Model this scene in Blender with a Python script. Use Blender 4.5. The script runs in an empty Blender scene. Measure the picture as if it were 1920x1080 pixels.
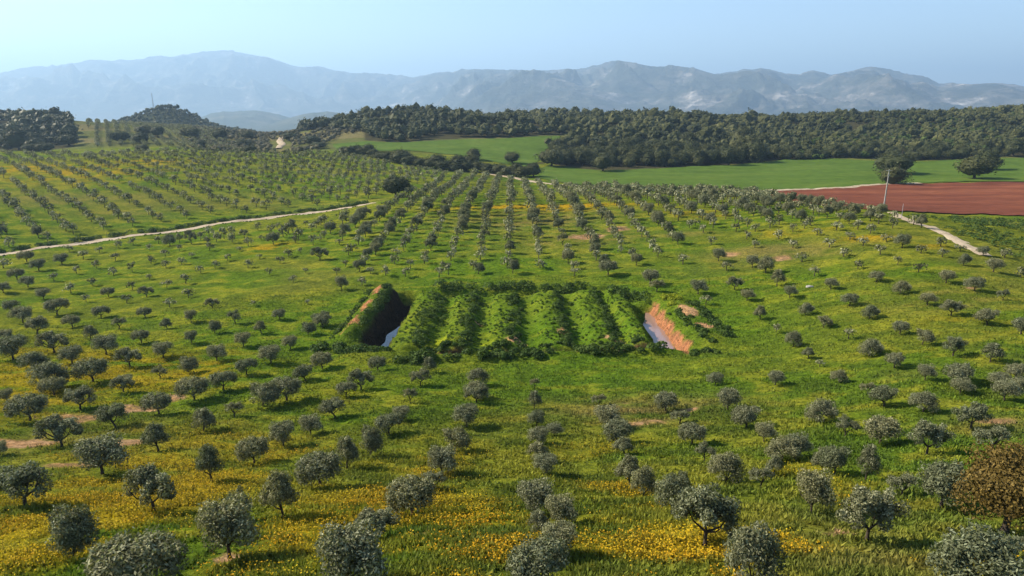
import bpy, math, random
import numpy as np

# ------------------------------------------------------------------ camera, sky, sun, exposure
scene = bpy.context.scene
COL = scene.collection
F, PITCH, CAMZ = 1280.0, math.radians(14.66), 37.0      # focal length in px of a 1920 wide picture
CP, SP = math.cos(PITCH), math.sin(PITCH)
cam_d = bpy.data.cameras.new("camera"); cam = bpy.data.objects.new("camera", cam_d); COL.objects.link(cam)
cam.location = (0, 0, CAMZ); cam.rotation_euler = (math.pi / 2 - PITCH, 0, 0)
cam_d.sensor_width = 36.0; cam_d.lens = 24.0; cam_d.clip_start = 1.0; cam_d.clip_end = 90000.0
scene.camera = cam

SUN_EL, SUN_AZ = math.radians(37), math.radians(-76)     # azimuth from +Y towards +X
world = bpy.data.worlds.new("World"); scene.world = world; world.use_nodes = True
wn = world.node_tree.nodes; wl = world.node_tree.links
sky = wn.new("ShaderNodeTexSky"); sky.sky_type = 'NISHITA'; sky.sun_disc = False
sky.sun_elevation = SUN_EL; sky.sun_rotation = SUN_AZ; sky.altitude = 500
sky.air_density = 1.0; sky.dust_density = 0.25; sky.ozone_density = 1.6
wl.new(sky.outputs[0], wn["Background"].inputs[0]); wn["Background"].inputs[1].default_value = 0.088
sun_d = bpy.data.lights.new("sun", 'SUN'); sun_d.energy = 5.0; sun_d.angle = math.radians(0.55)
sun_d.color = (1.0, 0.89, 0.72)
sun = bpy.data.objects.new("sun", sun_d); COL.objects.link(sun)
sun.location = (-200, 60, 260)
sun.rotation_euler = (math.pi / 2 - SUN_EL, 0, math.pi - SUN_AZ)
scene.view_settings.view_transform = 'Standard'; scene.view_settings.look = 'None'
scene.view_settings.gamma = 1.0; scene.view_settings.exposure = 1.35
scene.render.engine = 'CYCLES'
scene.cycles.max_bounces = 5; scene.cycles.volume_bounces = 0
scene.cycles.transparent_max_bounces = 8

rng = np.random.default_rng(7)
random.seed(7)

# ------------------------------------------------------------------ helpers
def smooth(e0, e1, x):
    t = np.clip((np.asarray(x, float) - e0) / (e1 - e0), 0, 1)
    return t * t * (3 - 2 * t)

def vnoise(x, y, seed=0):
    x = np.asarray(x, float) + seed * 37.31; y = np.asarray(y, float) - seed * 17.77
    xi = np.floor(x).astype(np.int64); yi = np.floor(y).astype(np.int64)
    fx = x - xi; fy = y - yi
    fx = fx * fx * fx * (fx * (fx * 6 - 15) + 10); fy = fy * fy * fy * (fy * (fy * 6 - 15) + 10)
    def h(a, b):
        n = (a * 374761393 + b * 668265263 + seed * 974711) & 0x7fffffff
        n = ((n ^ (n >> 13)) * 1274126177) & 0x7fffffff
        return ((n ^ (n >> 16)) & 0xffff) / 65535.0
    return (h(xi, yi) * (1 - fx) + h(xi + 1, yi) * fx) * (1 - fy) + (h(xi, yi + 1) * (1 - fx) + h(xi + 1, yi + 1) * fx) * fy

def fbm(x, y, oct=4, seed=0):
    s = 0; a = .5; n = 0
    for i in range(oct):
        s = s + a * vnoise(np.asarray(x) * 2 ** i, np.asarray(y) * 2 ** i, seed + i); n += a; a *= .5
    return s / n

def mesh_np(name, V, faces, attrs=None, smooth_shade=False):
    """V (n,3); faces: list of int arrays (m,k); attrs: {name: (n,) or (n,3)} per vertex"""
    V = np.asarray(V, np.float32)
    me = bpy.data.meshes.new(name)
    me.vertices.add(len(V)); me.vertices.foreach_set("co", V.ravel())
    faces = [np.asarray(f, np.int32) for f in faces if len(f)]
    idx = np.concatenate([f.ravel() for f in faces])
    tot = np.concatenate([np.full(len(f), f.shape[1], np.int32) for f in faces])
    start = np.concatenate([[0], np.cumsum(tot)[:-1]]).astype(np.int32)
    me.loops.add(len(idx)); me.loops.foreach_set("vertex_index", idx)
    me.polygons.add(len(tot)); me.polygons.foreach_set("loop_start", start)
    me.polygons.foreach_set("use_smooth", np.full(len(tot), smooth_shade, bool))
    me.update(calc_edges=True)
    for k, a in (attrs or {}).items():
        a = np.asarray(a, np.float32)
        if a.ndim == 1:
            at_ = me.attributes.new(k, 'FLOAT', 'POINT'); at_.data.foreach_set("value", a)
        else:
            at_ = me.attributes.new(k, 'FLOAT_COLOR', 'POINT')
            at_.data.foreach_set("color", np.c_[a, np.ones(len(a))].astype(np.float32).ravel())
    me.validate()
    return me

def obj(name, me, mat=None, parent=None, **props):
    o = bpy.data.objects.new(name, me); COL.objects.link(o)
    if mat is not None and me is not None and not me.materials: me.materials.append(mat)
    if parent is not None: o.parent = parent
    for k, v in props.items(): o[k] = v
    return o

# ------------------------------------------------------------------ terrain: a height field over the whole place
# control points: (tangent of bearing, forward distance, height); basin floor = 0
CTRL = []
def row(Y, *zs, A=(-.8, -.4, 0, .4, .8)):
    for a, z in zip(A, zs): CTRL.append((a, Y, z))
row(12, 23, 23.5, 24, 23.5, 23)
row(30, 15, 16, 16.5, 16.5, 16.5)
row(45, 9.5, 10, 10.3, 11, 11.8)
row(62, 4.5, 5, 5.6, 6.5, 8.3)
row(80, 1.5, 2, 2.3, 4, 7.2)
row(98, -.5, 0, 0, 2.0, 7)
row(118, -1.8, -.6, 0, 2.6, 7)
row(142, -3.4, -1.2, 0, 3.5, 7)
row(165, -5, -2.5, .9, 5, 6, A=(-.8, -.4, 0, .35, .8))
row(200, -6, -3.2, 2.2, 5.2, 3, A=(-.8, -.45, 0, .3, .8))
CTRL += [(.55, 160, 8.6), (.55, 190, 8.6), (.6, 130, 7.5), (.55, 228, 4), (.55, 270, -.5), (.4, 218, 7), (.4, 250, 4), (.4, 285, 0),
         (.8, 150, 7), (.8, 240, -.4), (.8, 300, -1), (.2, 255, 5.4), (.2, 300, 1.2), (.2, 340, -1), (0, 228, 3.2), (0, 252, 4.6), (0, 285, 1.6),
         (0, 330, -.3), (-.1, 262, 3.4), (-.1, 300, 1.4), (-.2, 269, 1.5), (-.2, 300, 1), (-.2, 360, 3), (-.29, 270, -1.8), (-.5, 244, -4.6),
         (-.74, 207, -6), (-.8, 240, -2), (-.5, 281, 0), (-.5, 330, 4), (-.5, 400, 8), (-.5, 460, 10), (-.5, 530, 9), (-.5, 620, 11),
         (-.8, 300, 3), (-.8, 370, 7.5), (-.8, 460, 10), (-.8, 540, 8), (-.35, 330, 3.2), (-.35, 400, 6.5), (-.35, 470, 8), (-.35, 560, 5), (-.35, 700, 8),
         (-.2, 450, 5), (-.11, 420, 1), (-.03, 405, -1), (.02, 495, 0), (-.1, 500, 3), (-.2, 540, 7), (.05, 620, 12), (-.1, 620, 12), (-.2, 620, 12),
         (.2, 400, -1.5), (.2, 480, -1.5), (.2, 560, 1), (.5, 350, -1), (.5, 440, -1.2), (.5, 530, -.5), (.8, 360, 0), (.8, 450, 0), (.8, 541, 0),
         (.8, 620, 9), (.5, 620, 7), (.3, 620, 6), (.15, 620, 8),
         (-.1, 850, 28), (-.2, 800, 26), (.05, 860, 27), (.2, 850, 27), (.4, 860, 25.5), (.6, 880, 32), (.75, 900, 36),
         (-.32, 850, 10), (-.45, 850, 15), (-.56, 800, 21), (-.56, 640, 15), (-.65, 720, 25), (-.8, 720, 25), (-.8, 600, 9), (-.65, 600, 9),
         (-.8, 1000, 20), (-.5, 1050, 8), (-.62, 1050, 10), (-.3, 1050, -8), (-.5, 1300, 4), (-.1, 1050, 20), (.2, 1050, 20), (.5, 1050, 24), (.8, 1100, 28),
         (-.8, 1500, 0), (-.4, 1500, -5), (0, 1500, -10), (.4, 1500, -10), (.8, 1500, -10)]
_C = np.array(CTRL, float)
_cr = _C[:, 1] * np.sqrt(1 + _C[:, 0] ** 2)
_U = np.c_[_C[:, 0] * 1.7, np.log(_cr)]
def _phi(d2): return .5 * d2 * np.log(d2 + 1e-9)
_n = len(_U)
_K = _phi(((_U[:, None] - _U[None]) ** 2).sum(-1)) + np.eye(_n) * 2e-3
_P = np.c_[np.ones(_n), _U]
_A = np.block([[_K, _P], [_P.T, np.zeros((3, 3))]])
_W = np.linalg.solve(_A, np.r_[_C[:, 2], np.zeros(3)])

MOUNDS = [(-16.6, 3.3), (-9.0, 3.0), (-1.2, 3.2), (7.2, 3.2), (15.2, 3.0), (21.0, 2.3)]
def box(x, a, b, s): return smooth(a - s, a + s, x) * (1 - smooth(b - s, b + s, x))
def basin(X, Y):
    wob = (fbm(X / 3, Y / 3, 3, 5) - .5) * 1.3
    Xw, Yw = X + wob, Y + wob * .7
    inside = box(Xw, -19.5, 23.5, 1.2) * box(Yw, 102.5, 137, 1.0)
    z = -.7 * inside
    for c, w in MOUNDS:
        z = z + inside * (1.0 + .7 * fbm(X / 2.5, Y / 2.5, 3, 47)) * np.exp(-((Xw - c) / (w * .8)) ** 4)
    z = z - 2.6 * box(Xw, -23.6, -20.4, .7) * box(Yw, 104, 138.5, .8)          # left trench
    z = z + 2.5 * np.exp(-((Xw + 26.6) / 2.4) ** 2) * box(Yw, 106, 138, 1.5)    # left bank
    z = z - 2.2 * box(Xw, 23.6, 27.4, .8) * box(Yw, 99, 127, .8)                # right trench
    z = z + 1.1 * np.exp(-((Xw - 31.5) / 2.6) ** 2) * box(Yw, 101, 127, 2.0)    # right bank
    z = z - 1.5 * box(Yw, 100.2, 102.2, .5) * box(Xw, -16, 24, 1.5)             # front ditch
    z = z + .8 * np.exp(-((Yw - 98.0) / 1.4) ** 2) * box(Xw, -26, 25, 2)        # front bank
    z = z - .9 * box(Yw, 137.4, 139, .6) * box(Xw, -16, 22, 1.5)                # back ditch
    z = z + .5 * np.exp(-((Yw - 141) / 1.3) ** 2) * box(Xw, -18, 22, 2)
    return z

def H(X, Y, detail=True):
    X = np.atleast_1d(np.asarray(X, float)); Y = np.atleast_1d(np.asarray(Y, float))
    sh = X.shape; X = X.ravel(); Y = Y.ravel()
    az = np.arctan2(X, Y); r = np.hypot(X, Y)
    lim = math.radians(43)
    s = np.clip((np.abs(az) - lim) / (math.pi - lim), 0, 1)
    a = np.sign(az) * np.tan(np.minimum(np.abs(az), lim)) * (1 - s)
    u = a * 1.7; l = np.log(np.clip(r, 13, 1900))
    out = np.empty(len(u))
    for i in range(0, len(u), 40000):
        q = slice(i, i + 40000)
        d2 = (u[q, None] - _U[None, :, 0]) ** 2 + (l[q, None] - _U[None, :, 1]) ** 2
        out[q] = _phi(d2) @ _W[:_n] + _W[_n] + _W[_n + 1] * u[q] + _W[_n + 2] * l[q]
    # the conical wooded hill, then the land falls away to the plain
    out = out + 35 * np.exp(-(((X + 600) / 60) ** 2 + ((Y - 1230) / 80) ** 2))
    k = smooth(1350, 3200, r)
    out = out * (1 - k) + k * (-118 + 8 * (fbm(X / 1500, Y / 1500, 3, 3) - .5))
    if detail:
        near = 1 - smooth(250, 700, r)
        out = out + near * ((fbm(X / 9, Y / 9, 3, 11) - .5) * .9 + (fbm(X / 2.4, Y / 1.5, 2, 13) - .5) * .42)
        out = out + (1 - near) * (1 - k) * (fbm(X / 40, Y / 40, 3, 12) - .5) * 3
        out = out + smooth(620, 720, Y) * smooth(-.40, -.30, a) * (1 - k) * (fbm(X / 110, Y / 90, 2, 14) - .5) * 13
        m = (np.abs(X) < 45) & (Y > 88) & (Y < 152)
        if m.any(): out[m] += basin(X[m], Y[m])
    return out.reshape(sh)

def ray(px, py):
    u = px - 960.0; v = py - 540.0
    return np.array([u / F, (F * CP - v * SP) / F, -(F * SP + v * CP) / F])
_T = 18 * (1900 / 18) ** np.linspace(0, 1, 700)
def at(px, py):
    """the spot on the land that is seen in a direction given in photograph pixels; returns (x, y, z, depth)"""
    d = ray(px, py)
    P = _T[:, None] * d[None]; P[:, 2] += CAMZ
    hz = H(P[:, 0], P[:, 1], False)
    hit = np.nonzero(P[:, 2] < hz)[0]
    i = hit[0] if len(hit) else len(_T) - 1
    j = max(i - 1, 0)
    fa, fb = P[j, 2] - hz[j], P[i, 2] - hz[i]
    w = fa / (fa - fb) if fa != fb else 0
    t = _T[j] + (_T[i] - _T[j]) * min(max(w, 0), 1)
    x, y = t * d[0], t * d[1]
    return x, y, float(H(x, y)[0]), t
def proj(X, Y, Z):
    dz = np.asarray(Z) - CAMZ
    dep = Y * CP - dz * SP
    return 960 + F * X / dep, 540 - F * (dz * CP + Y * SP) / dep, dep

# ------------------------------------------------------------------ what grows where (colours of the ground, with shade painted into the left trench)
def blobs(rows):
    out = []
    for px, py, rx, ry, s in rows:
        x, y, z, t = at(px, py)
        x1, y1, _, _ = at(px, max(py - ry, 262)); x2, y2, _, _ = at(px, py + ry)
        out.append((x, y, rx * t / F, max(abs(y1 - y2) / 2, 1.0), s))
    return out
def field(bl, X, Y):
    s = np.zeros(X.shape)
    for x, y, rx, ry, k in bl:
        s = s + k * np.exp(-(((X - x) / rx) ** 2 + ((Y - y) / ry) ** 2) * .9)
    return s
FLOWERS = blobs([(60,700,160,55,1.1),(250,702,190,36,1.2),(400,695,90,25,.9),(60,770,120,40,.7),(230,860,240,70,.6),(100,960,200,110,.9),(60,1040,150,60,1.1),
    (480,860,150,50,.6),(330,930,150,60,.8),(560,1000,180,80,.55),(700,930,120,60,.8),(880,960,120,50,.8),(840,880,80,40,.7),(1000,1050,200,60,.7),
    (1130,860,110,60,.55),(1180,920,100,30,.7),(1260,1040,130,60,1),(1340,1040,90,40,1),(1480,1020,80,40,.8),(1580,930,80,50,.6),(1640,1030,120,30,.6),
    (1850,1050,90,50,.6),(1490,880,70,30,.5),(950,388,120,5,1.1),(1110,387,120,6,.9),(1300,402,80,6,.7),(1500,432,60,7,.9),(1630,445,60,7,1.1),(1740,460,40,8,.9),
    (1810,600,70,10,.8),(500,465,50,8,.9),(150,325,170,18,.75),(60,310,80,12,.7),(290,303,70,8,.7),(40,655,60,10,.6),(640,740,60,20,.4)])
EARTH = blobs([(30,828,80,9,1.1),(140,785,90,9,.9),(250,765,70,8,.8),(245,832,45,9,1.1),(130,872,80,8,.8),(330,742,20,6,.9),(1100,443,38,5,1.1),(1158,429,24,5,1.1),
    (1370,475,20,6,.9),(1465,485,25,7,1),(1290,769,26,4,1.1),(1240,790,60,6,.6),(1820,540,18,4,.8),(1870,790,50,8,.8),(425,1045,26,8,1.1),(790,1006,30,6,.8),
    (1160,760,70,7,.6),(1560,1005,50,5,.6),(90,1100,60,10,.6),(540,1003,60,6,.5),(1180,800,50,4,.6)])
DRY = blobs([(1000,412,140,16,.9),(1080,450,110,14,.8),(1200,770,170,24,1.0),(1420,470,110,14,.7),(1550,470,120,12,.5),(110,372,130,12,.7),(230,400,100,10,.5),
    (1780,560,120,20,.6),(1600,1060,170,22,.9),(960,1010,120,25,.5),(1860,800,90,25,.6),(1700,700,60,15,.3),(480,1040,90,30,.4),(130,820,220,40,.5),(1290,440,60,8,.6)])
LUSH = blobs([(960,600,420,60,1),(1200,560,180,50,.7),(1100,700,300,30,.7),(700,720,160,25,.6),(1400,620,150,60,.5),(1230,460,80,30,.5),(900,505,200,25,.6)])
LIME = blobs([(820,638,34,7,1.1),(900,645,30,4,.7)])

def mixc(c, col, w): return c * (1 - w[..., None]) + np.array(col)[None] * w[..., None]

def curve_y(pts):
    """edge of an area: interpolated forward distance over tangent of bearing"""
    q = [at(*p) for p in pts]
    a = np.array([p[0] / p[1] for p in q]); y = np.array([p[1] for p in q]); i = np.argsort(a)
    return a[i], y[i]
E_RIGHT = curve_y([(1035,306),(1080,314),(1130,318),(1220,316),(1300,312),(1400,306),(1480,299),(1560,299),(1650,301),(1750,300),(1850,297),(1960,296)])
E_MID = curve_y([(690,263),(760,266),(830,262),(900,260),(960,258),(1050,254)])
E_LEFT = curve_y([(-60,279),(0,279),(60,283),(100,280),(160,274)])
def in_right(X, Y):
    a = X / np.maximum(Y, 1); return (a > .035 + np.clip((Y - 490) / 130, 0, 1) * .045 + (fbm(X / 14, Y / 14, 2, 55) - .5) * .05) & (Y > np.interp(a, *E_RIGHT) + (fbm(X / 22, Y / 22, 2, 56) - .5) * 26) & (Y < 925)
def in_mid(X, Y):
    a = X / np.maximum(Y, 1); return (a > -.3) & (a <= .075) & (Y > np.where(a < -.21, 660 + (-.21 - a) * 900, np.interp(a, *E_MID))) & (Y < 900)
def in_left(X, Y):
    a = X / np.maximum(Y, 1); return (a < -.628) & (Y > np.interp(a, *E_LEFT)) & (Y < 820)

def flower_density(X, Y):
    f = field(FLOWERS, X, Y)
    n = fbm(X / 7.0, Y / 3.0, 4, 21)
    n2 = fbm(X / 1.6, Y / 1.0, 2, 24)
    return np.clip(f, 0, 1.2) * smooth(.40, .66, n * .7 + n2 * .3 + np.clip(f - .5, 0, .5) * .22)

def ground_color(X, Y):
    X = np.asarray(X, float); Y = np.asarray(Y, float); r = np.hypot(X, Y)
    n1 = fbm(X / 24, Y / 16, 4, 31); n2 = fbm(X / 4.5, Y / 2.4, 3, 32); n3 = fbm(X / 60, Y / 45, 3, 33)
    c = np.zeros(X.shape + (3,)) + np.array((.118, .140, .016))
    c = mixc(c, (.080, .132, .011), smooth(.38, .62, n1))
    c = mixc(c, (.190, .192, .020), smooth(.5, .72, n2) * .75)
    c = mixc(c, (.046, .074, .012), smooth(.52, .3, n2) * .45)
    lush = np.clip(field(LUSH, X, Y), 0, 1)
    c = mixc(c, (.072, .138, .010), lush * .6)
    dry = np.clip(field(DRY, X, Y), 0, 1) * smooth(.3, .6, n2 * .6 + n1 * .4)
    c = mixc(c, (.165, .125, .045), np.clip(dry * .85 + .22 * smooth(.55, .75, n3), 0, .9))
    fl = flower_density(X, Y)
    c = mixc(c, (.32, .20, .010), np.clip(fl * (.4 + .5 * smooth(120, 180, Y)), 0, .9))
    n4 = fbm(X / 1.1 + Y / 3, Y / .8, 3, 35)
    e = smooth(.40, .78, field(EARTH, X, Y) * (.25 + .75 * n2 + .8 * n4))
    c = mixc(c, (.27, .155, .085), e * .92); c = mixc(c, (.38, .24, .14), e * smooth(.5, .7, n4) * .8)
    c = mixc(c, (.24, .27, .014), np.clip(field(LIME, X, Y), 0, 1) * smooth(.3, .5, n2))
    # the basin: bare banks
    b = (np.abs(X) < 45) & (Y > 88) & (Y < 152)
    if b.any():
        x, y = X[b], Y[b]; cb = c[b]; w = (fbm(x / 2.2, y / 2.2, 3, 41) - .5)
        red = (.30, .135, .070)
        cb = mixc(cb, red, box(x + w * 2.6, -28.4, -26.4, .3) * box(y + w * 4, 110, 139, 1.2) * smooth(.35, .45, fbm(x / 2.5, y / 4, 2, 43)))
        cb = mixc(cb, red, box(x + w * 2.4, 26.0, 27.9, .3) * box(y + w * 3, 98.2, 127, .7))
        cb = mixc(cb, (.040, .026, .017), box(x, -24.8, -20.2, .5) * box(y, 104, 138, .7))  # left trench mud, darkened further to paint in the bank's shade
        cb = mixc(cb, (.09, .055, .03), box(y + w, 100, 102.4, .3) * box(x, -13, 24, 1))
        for ex, ey, rx, ry in ((.8, 106.6, 1.6, 1.5), (8.9, 110, 1.2, 2.2), (16.6, 106.8, 1.6, 1.6), (31.6, 118, 1.7, 3.0), (32.2, 109.5, 1.5, 1.8), (-9, 99.2, 1.8, .5), (12, 99, 6, .3), (-6.5, 119, 1.2, .9)):
            d = ((x - ex) / rx) ** 2 + ((y - ey) / ry) ** 2 + w * 1.3
            cb = mixc(cb, (.42, .25, .13), smooth(1.25, .8, d))
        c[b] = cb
    # farther land
    scrub = smooth(500, 560, Y) * (1 - smooth(1400, 2200, r))
    c = mixc(c, (.095, .095, .042), scrub * .75)
    c = mixc(c, (.16, .135, .065), scrub * smooth(.5, .65, n3) * .7)
    wood = (in_right(X, Y) | in_mid(X, Y) | in_left(X, Y)).astype(float)
    c = mixc(c, (.050, .046, .024), wood)
    hillc = np.exp(-(((X + 600) / 95) ** 2 + ((Y - 1230) / 120) ** 2))
    c = mixc(c, (.045, .05, .024), smooth(.25, .45, hillc))
    pl = smooth(2200, 3400, r)
    p = vnoise(X / 420 + .3 * Y / 420, Y / 700, 51); p2 = vnoise(X / 170, Y / 260, 52)
    cp = np.zeros(c.shape) + np.array((.14, .14, .07)); cp = mixc(cp, (.30, .25, .16), smooth(.5, .6, p)); cp = mixc(cp, (.07, .09, .04), smooth(.55, .7, p2))
    return c * (1 - pl[..., None]) + cp * pl[..., None]

# ------------------------------------------------------------------ materials
def new_mat(name):
    m = bpy.data.materials.new(name); m.use_nodes = True
    nt = m.node_tree; b = nt.nodes["Principled BSDF"]
    b.inputs["Roughness"].default_value = .85; b.inputs["Specular IOR Level"].default_value = .15
    return m, nt, b
def add_noise(nt, scale, detail=4, vec=None, rough=.6):
    n = nt.nodes.new("ShaderNodeTexNoise"); n.inputs["Scale"].default_value = scale; n.inputs["Detail"].default_value = detail; n.inputs["Roughness"].default_value = rough
    if vec is not None: nt.links.new(vec, n.inputs["Vector"])
    return n
def ramp(nt, sock, stops):
    r = nt.nodes.new("ShaderNodeValToRGB"); nt.links.new(sock, r.inputs[0])
    while len(r.color_ramp.elements) < len(stops): r.color_ramp.elements.new(.5)
    for e, (p, c) in zip(r.color_ramp.elements, stops): e.position = p; e.color = (*c, 1)
    return r
def mul(nt, a, b, fac=1.0, mode='MULTIPLY'):
    m = nt.nodes.new("ShaderNodeMix"); m.data_type = 'RGBA'; m.blend_type = mode; m.inputs[0].default_value = fac
    for s, i in ((a, 6), (b, 7)):
        if isinstance(s, tuple): m.inputs[i].default_value = (*s, 1)
        else: nt.links.new(s, m.inputs[i])
    return m.outputs[2]
def bump(nt, bsdf, sock, strength, dist):
    b = nt.nodes.new("ShaderNodeBump"); b.inputs["Strength"].default_value = strength; b.inputs["Distance"].default_value = dist
    nt.links.new(sock, b.inputs["Height"]); nt.links.new(b.outputs[0], bsdf.inputs["Normal"])
def coords(nt, scale=(1, 1, 1)):
    t = nt.nodes.new("ShaderNodeTexCoord"); m = nt.nodes.new("ShaderNodeMapping"); m.inputs["Scale"].default_value = scale
    nt.links.new(t.outputs["Object"], m.inputs[0]); return m.outputs[0]
def attr(nt, name, out="Color"):
    a = nt.nodes.new("ShaderNodeAttribute"); a.attribute_name = name; return a.outputs[out]

def ground_material():
    m, nt, b = new_mat("meadow ground")
    v = coords(nt)
    n1 = add_noise(nt, .9, 6, coords(nt, (1, 1.6, 1)), .7); n2 = add_noise(nt, 3.5, 5, v, .7)
    r1 = ramp(nt, n1.outputs[0], [(.28, (.42, .5, .42)), (.48, (.95, .95, .95)), (.7, (1.6, 1.48, 1.25))])
    r2 = ramp(nt, n2.outputs[0], [(.32, (.6, .62, .6)), (.55, (1.05, 1.05, 1)), (.75, (1.4, 1.35, 1.2))])
    c = mul(nt, mul(nt, attr(nt, "Col"), r1.outputs[0]), r2.outputs[0])
    nt.links.new(c, b.inputs["Base Color"])
    b.inputs["Roughness"].default_value = 1; b.inputs["Specular IOR Level"].default_value = 0
    bump(nt, b, n1.outputs[0], 1.0, .8)
    return m
def flat_material(name, c1, c2, c3, scale, stretch=(1, 1, 1), bs=.4, bd=.1):
    m, nt, b = new_mat(name)
    n1 = add_noise(nt, scale, 7, coords(nt, stretch), .65); n2 = add_noise(nt, scale * 9, 4, coords(nt, stretch))
    r1 = ramp(nt, n1.outputs[0], [(.3, c1), (.5, c2), (.7, c3)])
    r2 = ramp(nt, n2.outputs[0], [(.3, (.72, .72, .72)), (.7, (1.2, 1.2, 1.2))])
    nt.links.new(mul(nt, r1.outputs[0], r2.outputs[0]), b.inputs["Base Color"])
    b.inputs["Roughness"].default_value = 1; b.inputs["Specular IOR Level"].default_value = 0.02
    bump(nt, b, n2.outputs[0], bs, bd)
    return m
def leaf_material(name, dark, mid, light, transl=.22, rough=.55):
    """leaf colour varies leaf by leaf (attribute rnd) and tree by tree"""
    m, nt, b = new_mat(name)
    oi = nt.nodes.new("ShaderNodeObjectInfo")
    r = ramp(nt, attr(nt, "rnd", "Fac"), [(0, dark), (.5, mid), (1, light)])
    r2 = ramp(nt, oi.outputs["Random"], [(0, (.78, .84, .80)), (.5, (1, 1, 1)), (1, (1.2, 1.14, 1.02))])
    c = mul(nt, r.outputs[0], r2.outputs[0])
    nt.links.new(c, b.inputs["Base Color"]); b.inputs["Roughness"].default_value = rough; b.inputs["Specular IOR Level"].default_value = .06
    tr = nt.nodes.new("ShaderNodeBsdfTranslucent"); nt.links.new(mul(nt, c, (1.15, 1.25, .6)), tr.inputs[0])
    mx = nt.nodes.new("ShaderNodeMixShader"); mx.inputs[0].default_value = transl
    nt.links.new(b.outputs[0], mx.inputs[1]); nt.links.new(tr.outputs[0], mx.inputs[2])
    nt.links.new(mx.outputs[0], nt.nodes["Material Output"].inputs[0])
    return m
M_GROUND = ground_material()
M_WHEAT = flat_material("green cereal crop", (.046, .078, .011), (.062, .104, .014), (.088, .124, .020), .022, (1, 2.2, 1), .8, .5)
M_PLOUGH = flat_material("red ploughed soil", (.085, .030, .019), (.130, .043, .024), (.195, .072, .036), .03, (.35, 2.0, 1), 1.0, .5)
M_TRACK = flat_material("pale dirt track", (.22, .17, .11), (.33, .265, .185), (.42, .35, .255), .3)
M_BARK = flat_material("grey brown bark", (.035, .028, .02), (.06, .048, .036), (.095, .08, .062), 6)
M_OLIVE = leaf_material("olive leaves", (.052, .056, .027), (.148, .152, .082), (.33, .335, .215), .22)
M_OAK = leaf_material("holm oak leaves", (.023, .028, .011), (.049, .055, .021), (.100, .103, .042), .12)
M_BROWNOAK = leaf_material("flowering oak leaves", (.055, .040, .012), (.105, .075, .020), (.20, .145, .045), .18)
M_WEED = leaf_material("green weeds", (.030, .052, .011), (.056, .092, .018), (.10, .145, .030), .25)
M_GREENWEED = leaf_material("low bright weeds", (.042, .078, .011), (.066, .110, .015), (.105, .148, .020), .3)
M_LIME = leaf_material("yellow green flowering weeds", (.13, .16, .012), (.24, .26, .015), (.36, .36, .025), .25)
M_SCRUB = leaf_material("grey brown scrub", (.060, .056, .030), (.105, .096, .052), (.17, .15, .088), .12)
M_MASTIC = leaf_material("fresh green shrubs", (.03, .048, .012), (.05, .075, .018), (.085, .115, .03), .2)

# ------------------------------------------------------------------ ground sheet
def build_ground():
    rings = [.5, 6, 12]
    while rings[-1] < 27000:
        r = rings[-1]
        st = 1.5 if r < 24 else .55 if r < 90 else .38 if r < 152 else 1.0 if r < 310 else 4.5 if r < 1000 else r * .035
        rings.append(r + st)
    rings = np.array(rings)
    azs = np.radians(np.r_[np.arange(-180, -46, 5.), np.arange(-45, 45.01, .27), np.arange(52, 180, 6.)])
    R, A = np.meshgrid(rings, azs, indexing='ij')
    X = R * np.sin(A); Y = R * np.cos(A); Z = H(X, Y)
    n, k = R.shape
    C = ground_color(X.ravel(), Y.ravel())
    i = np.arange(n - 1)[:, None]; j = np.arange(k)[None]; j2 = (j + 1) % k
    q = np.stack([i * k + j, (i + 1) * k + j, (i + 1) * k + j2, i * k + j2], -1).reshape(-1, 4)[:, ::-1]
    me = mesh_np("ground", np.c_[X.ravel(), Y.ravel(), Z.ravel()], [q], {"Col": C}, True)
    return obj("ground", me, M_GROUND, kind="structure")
build_ground()

def drape_polygon(name, px_poly, mat, lift, step, **props):
    """field with a smooth outline laid on the land, with a small step at its rim"""
    P = np.array([at(*p)[:2] for p in px_poly])
    # densify the outline
    D = []
    for p, q in zip(P, np.roll(P, -1, 0)):
        m = max(2, int(np.hypot(*(q - p)) / (step * .7)))
        for t in np.arange(m) / m: D.append(p + (q - p) * t)
    D = np.array(D)
    D += (np.c_[fbm(D[:, 0] / 14, D[:, 1] / 14, 3, 61), fbm(D[:, 0] / 14, D[:, 1] / 14, 3, 66)] - .5) * step * .7
    from mathutils import Vector
    from mathutils.geometry import delaunay_2d_cdt
    gx, gy = np.meshgrid(np.arange(D[:, 0].min(), D[:, 0].max(), step), np.arange(D[:, 1].min(), D[:, 1].max(), step))
    pts = [Vector(p) for p in D] + [Vector(p) for p in np.c_[gx.ravel(), gy.ravel()]]
    nD = len(D)
    vs, es, fs, ov, oe, of = delaunay_2d_cdt(pts, [], [list(range(nD))], 1, 1e-4)
    V = np.array([(v.x, v.y) for v in vs]); Z = H(V[:, 0], V[:, 1]) + lift
    me = mesh_np(name, np.c_[V, Z], [np.array([f for f in fs if len(f) == 3])], None, True)
    return obj(name, me, mat, **props)

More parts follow.
